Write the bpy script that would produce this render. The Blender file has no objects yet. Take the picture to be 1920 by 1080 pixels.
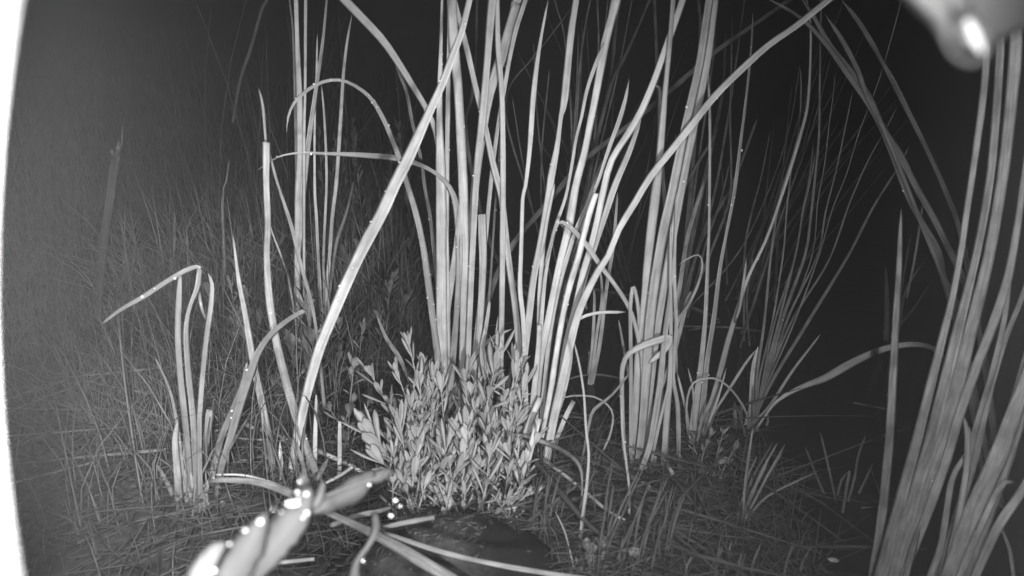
import bpy, math, random
from mathutils import Vector, Matrix, noise

SC = bpy.context.scene
COL = SC.collection
R = math.radians

# ------------------------------------------------------------------ camera
CAM_H, PITCH, FPX = 0.35, R(15), 1144.0
cd = bpy.data.cameras.new('camera')
cam = bpy.data.objects.new('camera', cd)
COL.objects.link(cam)
cam.location = (0, 0, CAM_H)
cam.rotation_euler = (R(90) - PITCH, 0, 0)
cd.sensor_width = 36.0
cd.lens = 36.0 * FPX / 1920.0
cd.clip_start = 0.005
cd.clip_end = 200
cd.dof.use_dof = True
cd.dof.focus_distance = 0.80
cd.dof.aperture_fstop = (cd.lens / 2.2)
SC.camera = cam

# ------------------------------------------------------------------ world: moonless night, colourless (infrared picture)
W = bpy.data.worlds.new('World'); SC.world = W
W.use_nodes = True
nt = W.node_tree
bg = nt.nodes['Background']
sky = nt.nodes.new('ShaderNodeTexSky')
sky.sky_type = 'NISHITA'; sky.sun_disc = False
sky.sun_elevation = R(1.0); sky.sun_rotation = R(200)
bw = nt.nodes.new('ShaderNodeRGBToBW')
nt.links.new(sky.outputs[0], bw.inputs[0]); nt.links.new(bw.outputs[0], bg.inputs[0])
bg.inputs[1].default_value = 0.0015

SC.view_settings.view_transform = 'Standard'
SC.view_settings.look = 'None'
SC.view_settings.exposure = 0
SC.view_settings.gamma = 1
SC.cycles.max_bounces = 6
SC.cycles.volume_bounces = 0
SC.cycles.volume_step_rate = 5
SC.cycles.sample_clamp_indirect = 3

# ------------------------------------------------------------------ infrared spots near the lens, and unseen strips added for veil and fill
def spot(name, loc, target, energy, size, blend, radius):
    l = bpy.data.lights.new(name, 'SPOT')
    l.energy = energy; l.spot_size = R(size); l.spot_blend = blend; l.shadow_soft_size = radius
    o = bpy.data.objects.new(name, l); COL.objects.link(o)
    o.location = loc
    d = Vector(target) - Vector(loc)
    o.rotation_euler = d.to_track_quat('-Z', 'Y').to_euler()
    return o
def strip(name, x, fwd, az, energy, w, h, spread):
    """upright area light added unseen beside the lens to light the haze veil"""
    l = bpy.data.lights.new(name, 'AREA'); l.shape = 'RECTANGLE'; l.size = w; l.size_y = h
    l.energy = energy; l.spread = R(spread)
    o = bpy.data.objects.new(name, l); COL.objects.link(o)
    F_ = Vector((0, math.cos(PITCH), -math.sin(PITCH))); U_ = Vector((0, math.sin(PITCH), math.cos(PITCH)))
    d = F_ * math.cos(R(az)) + Vector((1, 0, 0)) * math.sin(R(az))
    Z = -d; Y = U_; X = Y.cross(Z)
    M = Matrix((X, Y, Z)).transposed().to_4x4(); M.translation = Vector((x, 0, CAM_H)) + F_ * fwd
    o.matrix_world = M
    return o
spot('infrared_lower_spot', (.045, -.03, CAM_H - .07), (-0.14, 0.80, 0.14), 12.5, 79, 1.0, 0.010)
spot('infrared_upper_spot', (0.0, -.02, CAM_H + .08), (-0.14, 0.80, 0.12), 7.6, 79, 1.0, 0.010)
strip('left_veil_fill', -0.0535, 0.060, -69, 10.0, 0.002, 0.15, 122)  # added unseen light: makes the left veil and whitens the rim
strip('right_veil_fill', 0.075, 0.080, 62, 1.45, 0.004, 0.12, 150)  # added unseen light: lifts the veil and leaves on the right

# ------------------------------------------------------------------ geometry helpers
cP, sP = math.cos(PITCH), math.sin(PITCH)
def ray(px, py):
    u = (px - 960) / FPX; v = (py - 540) / FPX
    return Vector((u, cP - v * sP, -sP - v * cP))
EYE = Vector((0, 0, CAM_H))
def at_depth(px, py, d):
    return EYE + ray(px, py) * d
SHORE = [(-.5, 9), (-.30, 3), (-.24, 1.5), (-.15, .98), (-.09, .82), (-.015, .70), (.04, .612), (.12, .60), (.155, .645), (.225, .655), (.262, .58), (.262, .50), (.245, .42), (.27, .2), (.3, -1)]
def shore_dist(x, y):
    best = 1e9; sgn = 1
    for (ax, ay), (bx, by) in zip(SHORE, SHORE[1:]):
        dx, dy = bx - ax, by - ay
        t = max(0, min(1, ((x - ax) * dx + (y - ay) * dy) / (dx * dx + dy * dy)))
        ex, ey = x - ax - t * dx, y - ay - t * dy
        q = math.hypot(ex, ey)
        if q < best:
            best = q; sgn = 1 if (dx * ey - dy * ex) < 0 else -1
    return best * sgn          # positive on land
def ground(x, y):
    d = shore_dist(x, y)
    n = noise.noise(Vector((x * 9, y * 9, 0))) * .012 + noise.noise(Vector((x * 35, y * 35, 3))) * .004
    if d < 0:
        return max(-.12, d * .5) + n * min(1, -d * 10) - .003
    h = .035 * (1 - math.exp(-d / .06))
    h += max(0, y - 1.2) * max(0, min(1, (d - .1) / .8)) * .10
    h += max(0, -x - .9) * .05
    return h + n * min(1, d * 12)
def on_ground(px, py, lift=0.0, water=True):
    r = ray(px, py)
    if r.z > -1e-3:
        return EYE + r * 4
    t = .15
    while t < 12:
        p = EYE + r * t
        g = ground(p.x, p.y)
        if water: g = max(g, 0.0)
        if p.z <= g + lift:
            return p
        t += .004 + t * .002
    return p

def mesh_obj(name, V, F, mat, parent=None, uv=None, smooth=True, origin=None):
    o_ = Vector(origin) if origin is not None else (parent['_loc_v'] if False else None)
    me = bpy.data.meshes.new(name)
    org = Vector((0, 0, 0))
    if parent is not None: org = ROOTLOC.get(parent.name, Vector((0, 0, 0)))
    elif origin is not None: org = Vector(origin)
    me.from_pydata([tuple(Vector(v) - org) for v in V], [], F)
    if smooth:
        me.polygons.foreach_set('use_smooth', [True] * len(me.polygons))
    if uv is not None:
        ul = me.uv_layers.new(name='UVMap')
        for lp in me.loops:
            ul.data[lp.index].uv = uv[lp.vertex_index]
    me.materials.append(mat)
    me.update()
    o = bpy.data.objects.new(name, me)
    COL.objects.link(o)
    if parent is not None:
        o.parent = parent; ROOTLOC[o.name] = org
    else:
        o.location = org; ROOTLOC[o.name] = org
    return o
ROOTLOC = {}
def thing(name, loc, label, cat, group=None):
    o = bpy.data.objects.new(name, None)
    COL.objects.link(o); o.empty_display_size = .02
    o.location = loc; ROOTLOC[o.name] = Vector(loc)
    return tag(o, label, cat, group)
def tag(o, label=None, cat=None, group=None, kind=None):
    if label: o['label'] = label
    if cat: o['category'] = cat
    if group: o['group'] = group
    if kind: o['kind'] = kind
    return o

# ------------------------------------------------------------------ materials (all grey: the camera sees infrared)
def new_mat(name):
    m = bpy.data.materials.new(name); m.use_nodes = True
    return m, m.node_tree, m.node_tree.nodes['Principled BSDF']
def grey(v): return (v, v, v, 1)
def leaf_mat(name, base, dark, rough=.45, spec=.4, blotch=.25, streak=(9, .9), bump=.15):
    m, t, p = new_mat(name)
    tc = t.nodes.new('ShaderNodeTexCoord')
    mp = t.nodes.new('ShaderNodeMapping'); mp.inputs['Scale'].default_value = (streak[0], streak[1] * 30, 1)
    oi = t.nodes.new('ShaderNodeObjectInfo')
    t.links.new(tc.outputs['UV'], mp.inputs['Vector'])
    n1 = t.nodes.new('ShaderNodeTexNoise'); n1.noise_dimensions = '4D'
    n1.inputs['Scale'].default_value = 1.0; n1.inputs['Detail'].default_value = 3
    w = t.nodes.new('ShaderNodeMath'); w.operation = 'MULTIPLY'; w.inputs[1].default_value = 50
    t.links.new(oi.outputs['Random'], w.inputs[0]); t.links.new(w.outputs[0], n1.inputs['W'])
    t.links.new(mp.outputs[0], n1.inputs['Vector'])
    n2 = t.nodes.new('ShaderNodeTexNoise'); n2.inputs['Scale'].default_value = 55; n2.inputs['Detail'].default_value = 4
    t.links.new(tc.outputs['Object'], n2.inputs['Vector'])
    cr = t.nodes.new('ShaderNodeValToRGB')
    cr.color_ramp.elements[0].position = .30; cr.color_ramp.elements[0].color = grey(dark)
    cr.color_ramp.elements[1].position = .62; cr.color_ramp.elements[1].color = grey(base)
    t.links.new(n1.outputs[0], cr.inputs[0])
    cr2 = t.nodes.new('ShaderNodeValToRGB')
    cr2.color_ramp.elements[0].position = .32; cr2.color_ramp.elements[0].color = grey(1 - blotch)
    cr2.color_ramp.elements[1].position = .6; cr2.color_ramp.elements[1].color = grey(1)
    t.links.new(n2.outputs[0], cr2.inputs[0])
    mx = t.nodes.new('ShaderNodeMix'); mx.data_type = 'RGBA'; mx.blend_type = 'MULTIPLY'; mx.inputs[0].default_value = 1
    t.links.new(cr.outputs[0], mx.inputs[6]); t.links.new(cr2.outputs[0], mx.inputs[7])
    mp2 = t.nodes.new('ShaderNodeMapping'); mp2.inputs['Scale'].default_value = (1.2, 14, 1)
    t.links.new(tc.outputs['UV'], mp2.inputs['Vector'])
    n3 = t.nodes.new('ShaderNodeTexNoise'); n3.noise_dimensions = '4D'; n3.inputs['Scale'].default_value = 1; n3.inputs['Detail'].default_value = 5
    n3.inputs['Roughness'].default_value = .7
    t.links.new(mp2.outputs[0], n3.inputs['Vector']); t.links.new(w.outputs[0], n3.inputs['W'])
    cr3 = t.nodes.new('ShaderNodeValToRGB')
    cr3.color_ramp.elements[0].position = .34; cr3.color_ramp.elements[0].color = grey(.62)
    cr3.color_ramp.elements[1].position = .56; cr3.color_ramp.elements[1].color = grey(1)
    t.links.new(n3.outputs[0], cr3.inputs[0])
    mx2 = t.nodes.new('ShaderNodeMix'); mx2.data_type = 'RGBA'; mx2.blend_type = 'MULTIPLY'; mx2.inputs[0].default_value = 1
    t.links.new(mx.outputs[2], mx2.inputs[6]); t.links.new(cr3.outputs[0], mx2.inputs[7])
    t.links.new(mx2.outputs[2], p.inputs['Base Color'])
    p.inputs['Roughness'].default_value = rough
    p.inputs['Specular IOR Level'].default_value = spec
    b = t.nodes.new('ShaderNodeBump'); b.inputs['Strength'].default_value = bump; b.inputs['Distance'].default_value = .0008
    t.links.new(n1.outputs[0], b.inputs['Height']); t.links.new(b.outputs[0], p.inputs['Normal'])
    return m
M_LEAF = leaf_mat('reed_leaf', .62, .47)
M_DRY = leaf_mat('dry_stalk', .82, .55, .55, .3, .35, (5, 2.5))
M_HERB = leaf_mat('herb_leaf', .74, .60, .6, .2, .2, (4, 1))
M_DIMMED = leaf_mat('dimmed_leaf', .38, .27)  # reed leaf darkened: weaker light on these blades put into the colour
M_DIM = leaf_mat('old_dimmed_leaf', .30, .16, .65, .2, .4, (7, 2))  # old leaves, and living ones darkened to imitate weaker light
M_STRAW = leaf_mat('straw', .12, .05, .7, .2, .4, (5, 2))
M_GRASS = leaf_mat('grass_blade', .20, .12, .7, .2, .3, (3, 1))  # grass, plus cattail and rush blades dimmed through their colour
M_LEFT_DIM = leaf_mat('left_dimmed_leaf', .23, .16)  # reed leaf darkened so the left clumps look less lit
M_FAINT = leaf_mat('faint_stalk', .10, .06)  # dead stalk, colour darkened so it stays faint
M_CRUMB = leaf_mat('leaf_crumb', .07, .025)
M_WETDIM = leaf_mat('wet_dim_leaf', .085, .06, .6, .3)
M_SPRIG = leaf_mat('wet_leaf', .095, .065, .7, .12, .12, (2, .4), .3)

def translucent(m, k):
    t = m.node_tree; p = t.nodes['Principled BSDF']; out = t.nodes['Material Output']
    tr = t.nodes.new('ShaderNodeBsdfTranslucent'); mx = t.nodes.new('ShaderNodeMixShader'); mx.inputs[0].default_value = k
    src = p.inputs['Base Color'].links[0].from_socket
    t.links.new(src, tr.inputs[0]); t.links.new(p.outputs[0], mx.inputs[1]); t.links.new(tr.outputs[0], mx.inputs[2])
    t.links.new(mx.outputs[0], out.inputs['Surface'])
translucent(M_HERB, .38)

def simple_mat(name, v, rough=.5, spec=.5):
    m, t, p = new_mat(name)
    p.inputs['Base Color'].default_value = grey(v); p.inputs['Roughness'].default_value = rough
    p.inputs['Specular IOR Level'].default_value = spec
    return m, t, p
M_DROP, _t, _p = simple_mat('water_droplet', .7, .12, 1.0)  # pale base paints the lamp glint into the drops
_p.inputs['Coat Weight'].default_value = .5
def noisy_mat(name, a, b, scale, rough=.9, bump=.6, dist=.004, pos=(.35, .65), spec=.2):
    m, t, p = new_mat(name)
    tc = t.nodes.new('ShaderNodeTexCoord')
    n = t.nodes.new('ShaderNodeTexNoise'); n.inputs['Scale'].default_value = scale; n.inputs['Detail'].default_value = 8
    n.inputs['Roughness'].default_value = .65
    t.links.new(tc.outputs['Object'], n.inputs['Vector'])
    c = t.nodes.new('ShaderNodeValToRGB')
    c.color_ramp.elements[0].position = pos[0]; c.color_ramp.elements[0].color = grey(a)
    c.color_ramp.elements[1].position = pos[1]; c.color_ramp.elements[1].color = grey(b)
    t.links.new(n.outputs[0], c.inputs[0]); t.links.new(c.outputs[0], p.inputs['Base Color'])
    bp = t.nodes.new('ShaderNodeBump'); bp.inputs['Strength'].default_value = bump; bp.inputs['Distance'].default_value = dist
    t.links.new(n.outputs[0], bp.inputs['Height']); t.links.new(bp.outputs[0], p.inputs['Normal'])
    p.inputs['Roughness'].default_value = rough; p.inputs['Specular IOR Level'].default_value = spec
    return m
M_GROUND = noisy_mat('mud', .02, .075, 45)
M_ROCK = noisy_mat('dark_stone', .012, .10, 48, .8, .9, .003, (.35, .70), .25)
M_HOUSING = noisy_mat('white_plastic', .085, .10, 12, .45, 0, .001, spec=.5)

M_BLOCK = noisy_mat('grey_plastic', .30, .40, 12, .5, .03, .001, spec=.5)

def dirty_stone():
    t = M_ROCK.node_tree; p = t.nodes['Principled BSDF']
    src = p.inputs['Base Color'].links[0].from_socket
    tc = t.nodes.new('ShaderNodeTexCoord'); sx = t.nodes.new('ShaderNodeSeparateXYZ')
    nz = t.nodes.new('ShaderNodeTexNoise'); nz.inputs['Scale'].default_value = 22; nz.inputs['Detail'].default_value = 5
    t.links.new(tc.outputs['Object'], sx.inputs[0]); t.links.new(tc.outputs['Object'], nz.inputs['Vector'])
    ad = t.nodes.new('ShaderNodeMath'); ad.operation = 'MULTIPLY_ADD'; ad.inputs[1].default_value = .12
    t.links.new(nz.outputs[0], ad.inputs[0]); t.links.new(sx.outputs[0], ad.inputs[2])
    mr = t.nodes.new('ShaderNodeMapRange'); mr.inputs[1].default_value = .055; mr.inputs[2].default_value = .085
    mr.inputs[3].default_value = 1; mr.inputs[4].default_value = 0
    t.links.new(ad.outputs[0], mr.inputs[0])
    mx = t.nodes.new('ShaderNodeMix'); mx.data_type = 'RGBA'
    mx.inputs[6].default_value = grey(.012)
    t.links.new(mr.outputs[0], mx.inputs[0]); t.links.new(src, mx.inputs[7]); t.links.new(mx.outputs[2], p.inputs['Base Color'])
dirty_stone()

def water_mat():
    m, t, p = new_mat('pond_water')
    p.inputs['Base Color'].default_value = grey(.006); p.inputs['Roughness'].default_value = .06
    p.inputs['IOR'].default_value = 1.33; p.inputs['Specular IOR Level'].default_value = .35
    tc = t.nodes.new('ShaderNodeTexCoord')
    mp = t.nodes.new('ShaderNodeMapping'); mp.inputs['Scale'].default_value = (14, 30, 1)
    n = t.nodes.new('ShaderNodeTexNoise'); n.inputs['Scale'].default_value = 1; n.inputs['Detail'].default_value = 3
    t.links.new(tc.outputs['Object'], mp.inputs[0]); t.links.new(mp.outputs[0], n.inputs['Vector'])
    b = t.nodes.new('ShaderNodeBump'); b.inputs['Strength'].default_value = .35; b.inputs['Distance'].default_value = .003
    t.links.new(n.outputs[0], b.inputs['Height']); t.links.new(b.outputs[0], p.inputs['Normal'])
    return m

# ------------------------------------------------------------------ setting: ground, water
def build_ground():
    xs = []; x = -60.0
    def axis(fine0, fine1, step, far0, far1):
        a = []; v = fine0; s = step
        while v > far0: a.insert(0, v); s *= 1.25; v -= s
        a.insert(0, far0)
        v = fine0 + step
        while v < fine1: a.append(v); v += step
        s = step
        while v < far1: a.append(v); s *= 1.25; v += s
        a.append(far1)
        return a
    xs = axis(-1.2, .9, .018, -60, 60); ys = axis(.1, 2.0, .018, -60, 60)
    V = [(x, y, ground(x, y) if abs(x) < 6 and -2 < y < 9 else (-.12 if x > -.4 else .25)) for y in ys for x in xs]
    nx = len(xs)
    F = [(j * nx + i, j * nx + i + 1, (j + 1) * nx + i + 1, (j + 1) * nx + i) for j in range(len(ys) - 1) for i in range(nx - 1)]
    tag(mesh_obj('ground', V, F, M_GROUND), kind='structure')
    V = [(-3, -60, 0), (60, -60, 0), (60, 60, 0), (-3, 60, 0)]
    tag(mesh_obj('pond_water', V, [(0, 1, 2, 3)], water_mat()), kind='structure')
build_ground()

# ------------------------------------------------------------------ blade builder
def catmull(P, n):
    """resample list of tuples through a Catmull-Rom spline"""
    if len(P) == 2:
        P = [P[0], tuple((a + b) / 2 for a, b in zip(*P)), P[1]]
    Q = [tuple(2 * a - b for a, b in zip(P[0], P[1]))] + list(P) + [tuple(2 * a - b for a, b in zip(P[-1], P[-2]))]
    segs = len(P) - 1
    lens = [math.dist(P[i][:2], P[i + 1][:2]) + 1e-6 for i in range(segs)]
    tot = sum(lens); out = []
    for i in range(segs):
        k = max(2, round(n * lens[i] / tot))
        p0, p1, p2, p3 = Q[i:i + 4]
        for j in range(k):
            t = j / k
            out.append(tuple(.5 * ((2 * b) + (-a + c) * t + (2 * a - 5 * b + 4 * c - d) * t * t + (-a + 3 * b - 3 * c + d) * t ** 3)
                             for a, b, c, d in zip(p0, p1, p2, p3)))
    out.append(P[-1])
    return out
def ribbon(C, Wd, yaw0=0, twist=0, cup=.25, thick=.0006, rnd=random, pointed=True):
    """closed thin blade along 3-D points C with half widths Wd"""
    V = []; F = []; UV = []
    n = len(C); L = 0
    prof = [(-1, 0), (-.5, -.6), (0, -1), (.5, -.6), (1, 0)]
    for i in range(n):
        T = (C[min(n - 1, i + 1)] - C[max(0, i - 1)])
        if T.length < 1e-9: T = Vector((0, 0, 1))
        T.normalize()
        N = (EYE - C[i]); N -= T * N.dot(T)
        if N.length < 1e-5: N = Vector((0, -1, 0))
        N.normalize()
        N = Matrix.Rotation(yaw0 + twist * i / n, 3, T) @ N
        S = T.cross(N)
        w = Wd[i]
        th = min(thick, w * .5) * .5
        if i: L += (C[i] - C[i - 1]).length
        for (a, b) in prof:
            V.append(C[i] + S * a * w + N * (b * w * cup + th * (1 - a * a) + th * .2)); UV.append((a * .5 + .5, L))
        for (a, b) in reversed(prof[1:-1]):
            V.append(C[i] + S * a * w + N * (b * w * cup - th)); UV.append((a * .5 + .5, L))
    m = 8
    for i in range(n - 1):
        for k in range(m):
            F.append((i * m + k, i * m + (k + 1) % m, (i + 1) * m + (k + 1) % m, (i + 1) * m + k))
    F.append(tuple(range(m - 1, -1, -1))); F.append(tuple((n - 1) * m + k for k in range(m)))
    return V, F, UV
def plane_pt(px, py, y0, lean, bow=0):
    r = ray(px, py)
    # y = y0 + lean * z
    t = (y0 + lean * CAM_H + bow) / (r.y - lean * r.z)
    return EYE + r * t

_ico = None
def droplet_mesh():
    global _ico
    if _ico is None:
        import bmesh
        bm = bmesh.new(); bmesh.ops.create_icosphere(bm, subdivisions=2, radius=1)
        for v in bm.verts: v.co.z *= .8
        _ico = bpy.data.meshes.new('droplet'); bm.to_mesh(_ico); bm.free()
        _ico.polygons.foreach_set('use_smooth', [True] * len(_ico.polygons))
        _ico.materials.append(M_DROP)
    return _ico
def add_drops(o, C, Wd, n, rnd, rmin=.0004, rmax=.0012, lo=.15, hi=.95, sizes=None):
    org = ROOTLOC[o.name]
    for k in range(n):
        i = int(len(C) * rnd.uniform(lo, hi)); i = min(i, len(C) - 1)
        p = C[i]; to = (EYE - p).normalized()
        side = to.cross((C[min(i + 1, len(C) - 1)] - C[max(0, i - 1)]).normalized())
        d = bpy.data.objects.new('droplet', droplet_mesh()); COL.objects.link(d)
        r = rnd.uniform(rmin, rmax)
        d.parent = o
        d.location = p - org + side * Wd[i] * rnd.choice((-.85, -.3, .2, .9)) * .9 + to * (r * .5 + .0008)
        d.scale = (r, r, r * rnd.uniform(.9, 1.4))

def blade_geo(pts, y0, lean, bow, end, rnd, cup=.25, thick=.0006, yaw=None, twist=None, ext=True):
    P = [tuple(p) for p in pts]
    if end == 'o' and ext:            # runs out of the picture: carry on growing past the frame
        (x1, y1, w1), (x2, y2, w2) = P[-2], P[-1]
        d = math.dist((x1, y1), (x2, y2)) + 1e-6
        dx, dy = (x2 - x1) / d, (y2 - y1) / d
        P.append((x2 + dx * 160, y2 + dy * 160, w2 * .95)); P.append((x2 + dx * 420 + rnd.uniform(-40, 40), y2 + dy * 400, w2 * .3))
    n = max(8, min(60, int(sum(math.dist(P[i][:2], P[i + 1][:2]) for i in range(len(P) - 1)) / 14)))
    S = catmull(P, n)
    C = []; Wd = []
    N = len(S); ph = rnd.uniform(0, 10)
    yaw = rnd.uniform(-.5, .5) if yaw is None else yaw
    twist = rnd.uniform(-.5, .5) if twist is None else twist
    for i, (x, y, w) in enumerate(S):
        t = i / (N - 1)
        c = plane_pt(x, y, y0, lean, bow * math.sin(math.pi * t))
        d = c.y * cP - (c.z - CAM_H) * sP
        w = max(w, .7) * (1 + .07 * noise.noise(Vector((i * .45, ph, 0))))
        if end in ('p', 'o') and t > .97: w *= max(.15, (1 - t) / .03)
        C.append(c); Wd.append(.5 * w * d / FPX / max(.55, math.cos(yaw + twist * t)))
    return C, Wd, ribbon(C, Wd, yaw, twist, cup, thick)

def clump(name, base, label, cat, leaves, mat=None, lean=(-.05, .12), group=None, seed=1, part='leaf', spread=.012, dy=0.0, down=True):
    """leaves: (points, end, drops, opts) with points base to tip as (px, py, width px)"""
    rnd = random.Random(seed)
    b = on_ground(*base)
    b.y += dy
    root = thing(name, b, label, cat, group)
    if cat in ('cattail', 'rush') and base[1] < 975 and len(leaves) > 4 and base[1] > 730:
        xs_ = [L[0][0][0] for L in leaves if abs(L[0][0][1] - base[1]) < 60] or [base[0]]
        for k in range(7):
            bx = rnd.uniform(min(xs_) - 8, max(xs_) + 8); by = base[1] + rnd.uniform(-6, 12); hh = rnd.uniform(22, 95)
            ww = rnd.uniform(5, 12) * (1 if cat == 'cattail' else .6); sl = rnd.uniform(-.45, .5)
            leaves = leaves + [([(bx, by, ww), (bx + sl * hh * .4, by - hh * .5, ww), (bx + sl * hh, by - hh, ww * .6)], rnd.choice('cpp'), 0,
                                {'name': 'old_sheath', 'mat': M_DIM if rnd.random() < .6 else M_GRASS, 'dy': rnd.uniform(-.02, .03), 'cup': .6})]
    for L in leaves:
        pts, end = L[0], L[1]
        drops = L[2] if len(L) > 2 else 0
        op = L[3] if len(L) > 3 else {}
        y0 = b.y + rnd.uniform(-spread, spread) + op.get('dy', 0)
        ln = op.get('lean', rnd.uniform(*lean))
        pts = [(p[0], p[1], p[2]) for p in pts]
        if op.get('down', down):      # sink the foot into the soil
            p0, p1 = pts[0], pts[1]
            k = (110 if p0[1] > 1060 else 25) / (math.dist(p0[:2], p1[:2]) + 1e-6)
            pts.insert(0, (p0[0] + (p0[0] - p1[0]) * k, p0[1] + (p0[1] - p1[1]) * k, p0[2]))
        C, Wd, (V, F, UV) = blade_geo(pts, y0, ln, op.get('bow', rnd.uniform(-.015, .015)), end, rnd,
                                      op.get('cup', .25), op.get('thick', .0007), op.get('yaw'), op.get('twist'))
        o = mesh_obj(op.get('name', part), V, F, op.get('mat', mat or M_LEAF), root, UV)
        if op.get('label'): o['label'] = op['label']
        if drops: add_drops(o, C, Wd, drops, rnd)
    return root

def W3(s):
    """'x,y,w x,y,w' -> tuples"""
    return [tuple(float(a) for a in q.split(',')) for q in s.split()]
def rev(s): return list(reversed(W3(s)))

#LEAVES
DRY = dict(mat=M_DRY)
clump('cattail_clump', (850, 748), 'tall bright clump of broad cattail leaves rising left of centre behind the leafy herbs', 'cattail', [
    (W3('829,745,25 828,560,20 827,340,19 824,220,12 826,120,8 829,0,5'), 'o', 14),
    (W3('868,750,20 871,650,19 872,560,19 870,440,18 868,340,18 860,180,17 852,90,18 847,0,18'), 'o', 10),
    (W3('835,745,10 838,340,9 840,200,9 842,60,7 841,0,6'), 'o', 2, {'dy': .02}),
    (W3('843,745,12 851,650,12 858,560,11 861,480,13 858,410,13 850,366,11 832,338,8 800,315,8 750,298,11 680,291,10 610,288,6 560,287,4 520,295,3 482,320,2'), 'p', 8, {'lean': 0, 'bow': 0, 'mat': M_DIMMED}),
    (W3('838,745,18 835,660,18 836,590,16 845,530,14 853,480,12 858,430,8 862,380,4'), 'p', 8),
    (W3('874,748,11 880,600,11 886,460,12 893,330,13 903,230,14 912,130,13 920,30,16 923,0,16'), 'o', 8),
    (W3('876,748,12 878,560,12 884,430,14 895,310,16 912,200,18 925,150,19 945,90,20 968,5,17 970,0,16'), 'o', 3, {'dy': .015}),
    (W3('880,750,8 900,560,8 925,300,8 950,140,8 966,60,9 985,0,9'), 'o', 0, {'dy': .05}),
    (W3('836,745,14 838,600,13 835,450,12 828,330,9 817,250,9 800,205,10 770,155,12 740,107,14 713,70,15 680,35,16 646,0,16'), 'o', 5, {'dy': .01}),
    (W3('832,742,8 822,560,8 812,450,8 806,400,7 797,353,7 790,300,7 773,227,7 763,173,7 750,140,6 740,117,4'), 'p', 2, {'dy': .05, 'mat': M_DIM}),
    (W3('828,745,14 822,680,13 812,600,13 803,530,13 793,460,12 780,400,12 765,350,11 750,300,10 735,260,9 720,225,9 700,190,8 680,170,7 650,153,6 620,150,6 590,160,6 565,178,6 550,195,5 540,220,4 537,250,2'), 'p', 22, {'lean': .02, 'bow': 0, 'dy': -.012, 'mat': M_DIMMED}),
], lean=(-.03, .06), seed=3, dy=-.10)
clump('cattail_clump', (905, 770), 'group of cattail leaves right of the tallest bright clump, one leaf cut off square', 'cattail', [
    (W3('888,765,11 889,700,11 898,640,11 903,560,13 906,490,15 905,440,16 904,402,16'), 'c', 2, {'lean': .02}),
    (W3('936,770,11 938,700,11 941,560,11 943,340,11 941,180,10 934,90,10 932,0,9'), 'o', 4),
    (W3('975,790,13 975,700,14 972,640,13 965,570,12 955,500,12 948,440,12 940,370,12 925,310,12 910,240,11 893,170,11 877,100,11 865,50,10 852,0,9'), 'o', 16, {'lean': -.04}),
    (W3('898,765,9 903,670,10 910,620,8 915,590,7 918,566,5'), 'c', 1),
    (W3('915,765,5 922,660,5 930,625,4 934,592,3'), 'p', 0),
    (W3('876,765,8 878,700,9 890,668,10 910,645,9 935,628,7 960,617,3'), 'p', 0, {'lean': -.1}),
    (W3('884,765,9 868,690,11 866,640,10 868,600,5'), 'p', 0, {'dy': .02}),
    (W3('905,765,6 917,560,5 935,300,4 945,180,4 950,125,4 957,93,4 962,60,2'), 'p', 5, {'dy': .08, 'mat': M_DIM}),
    (W3('940,775,10 958,700,8 966,650,6 972,600,4'), 'p', 0, {'dy': .03, 'mat': M_DIM}),
], lean=(-.03, .06), seed=7, dy=-.06)
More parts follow.
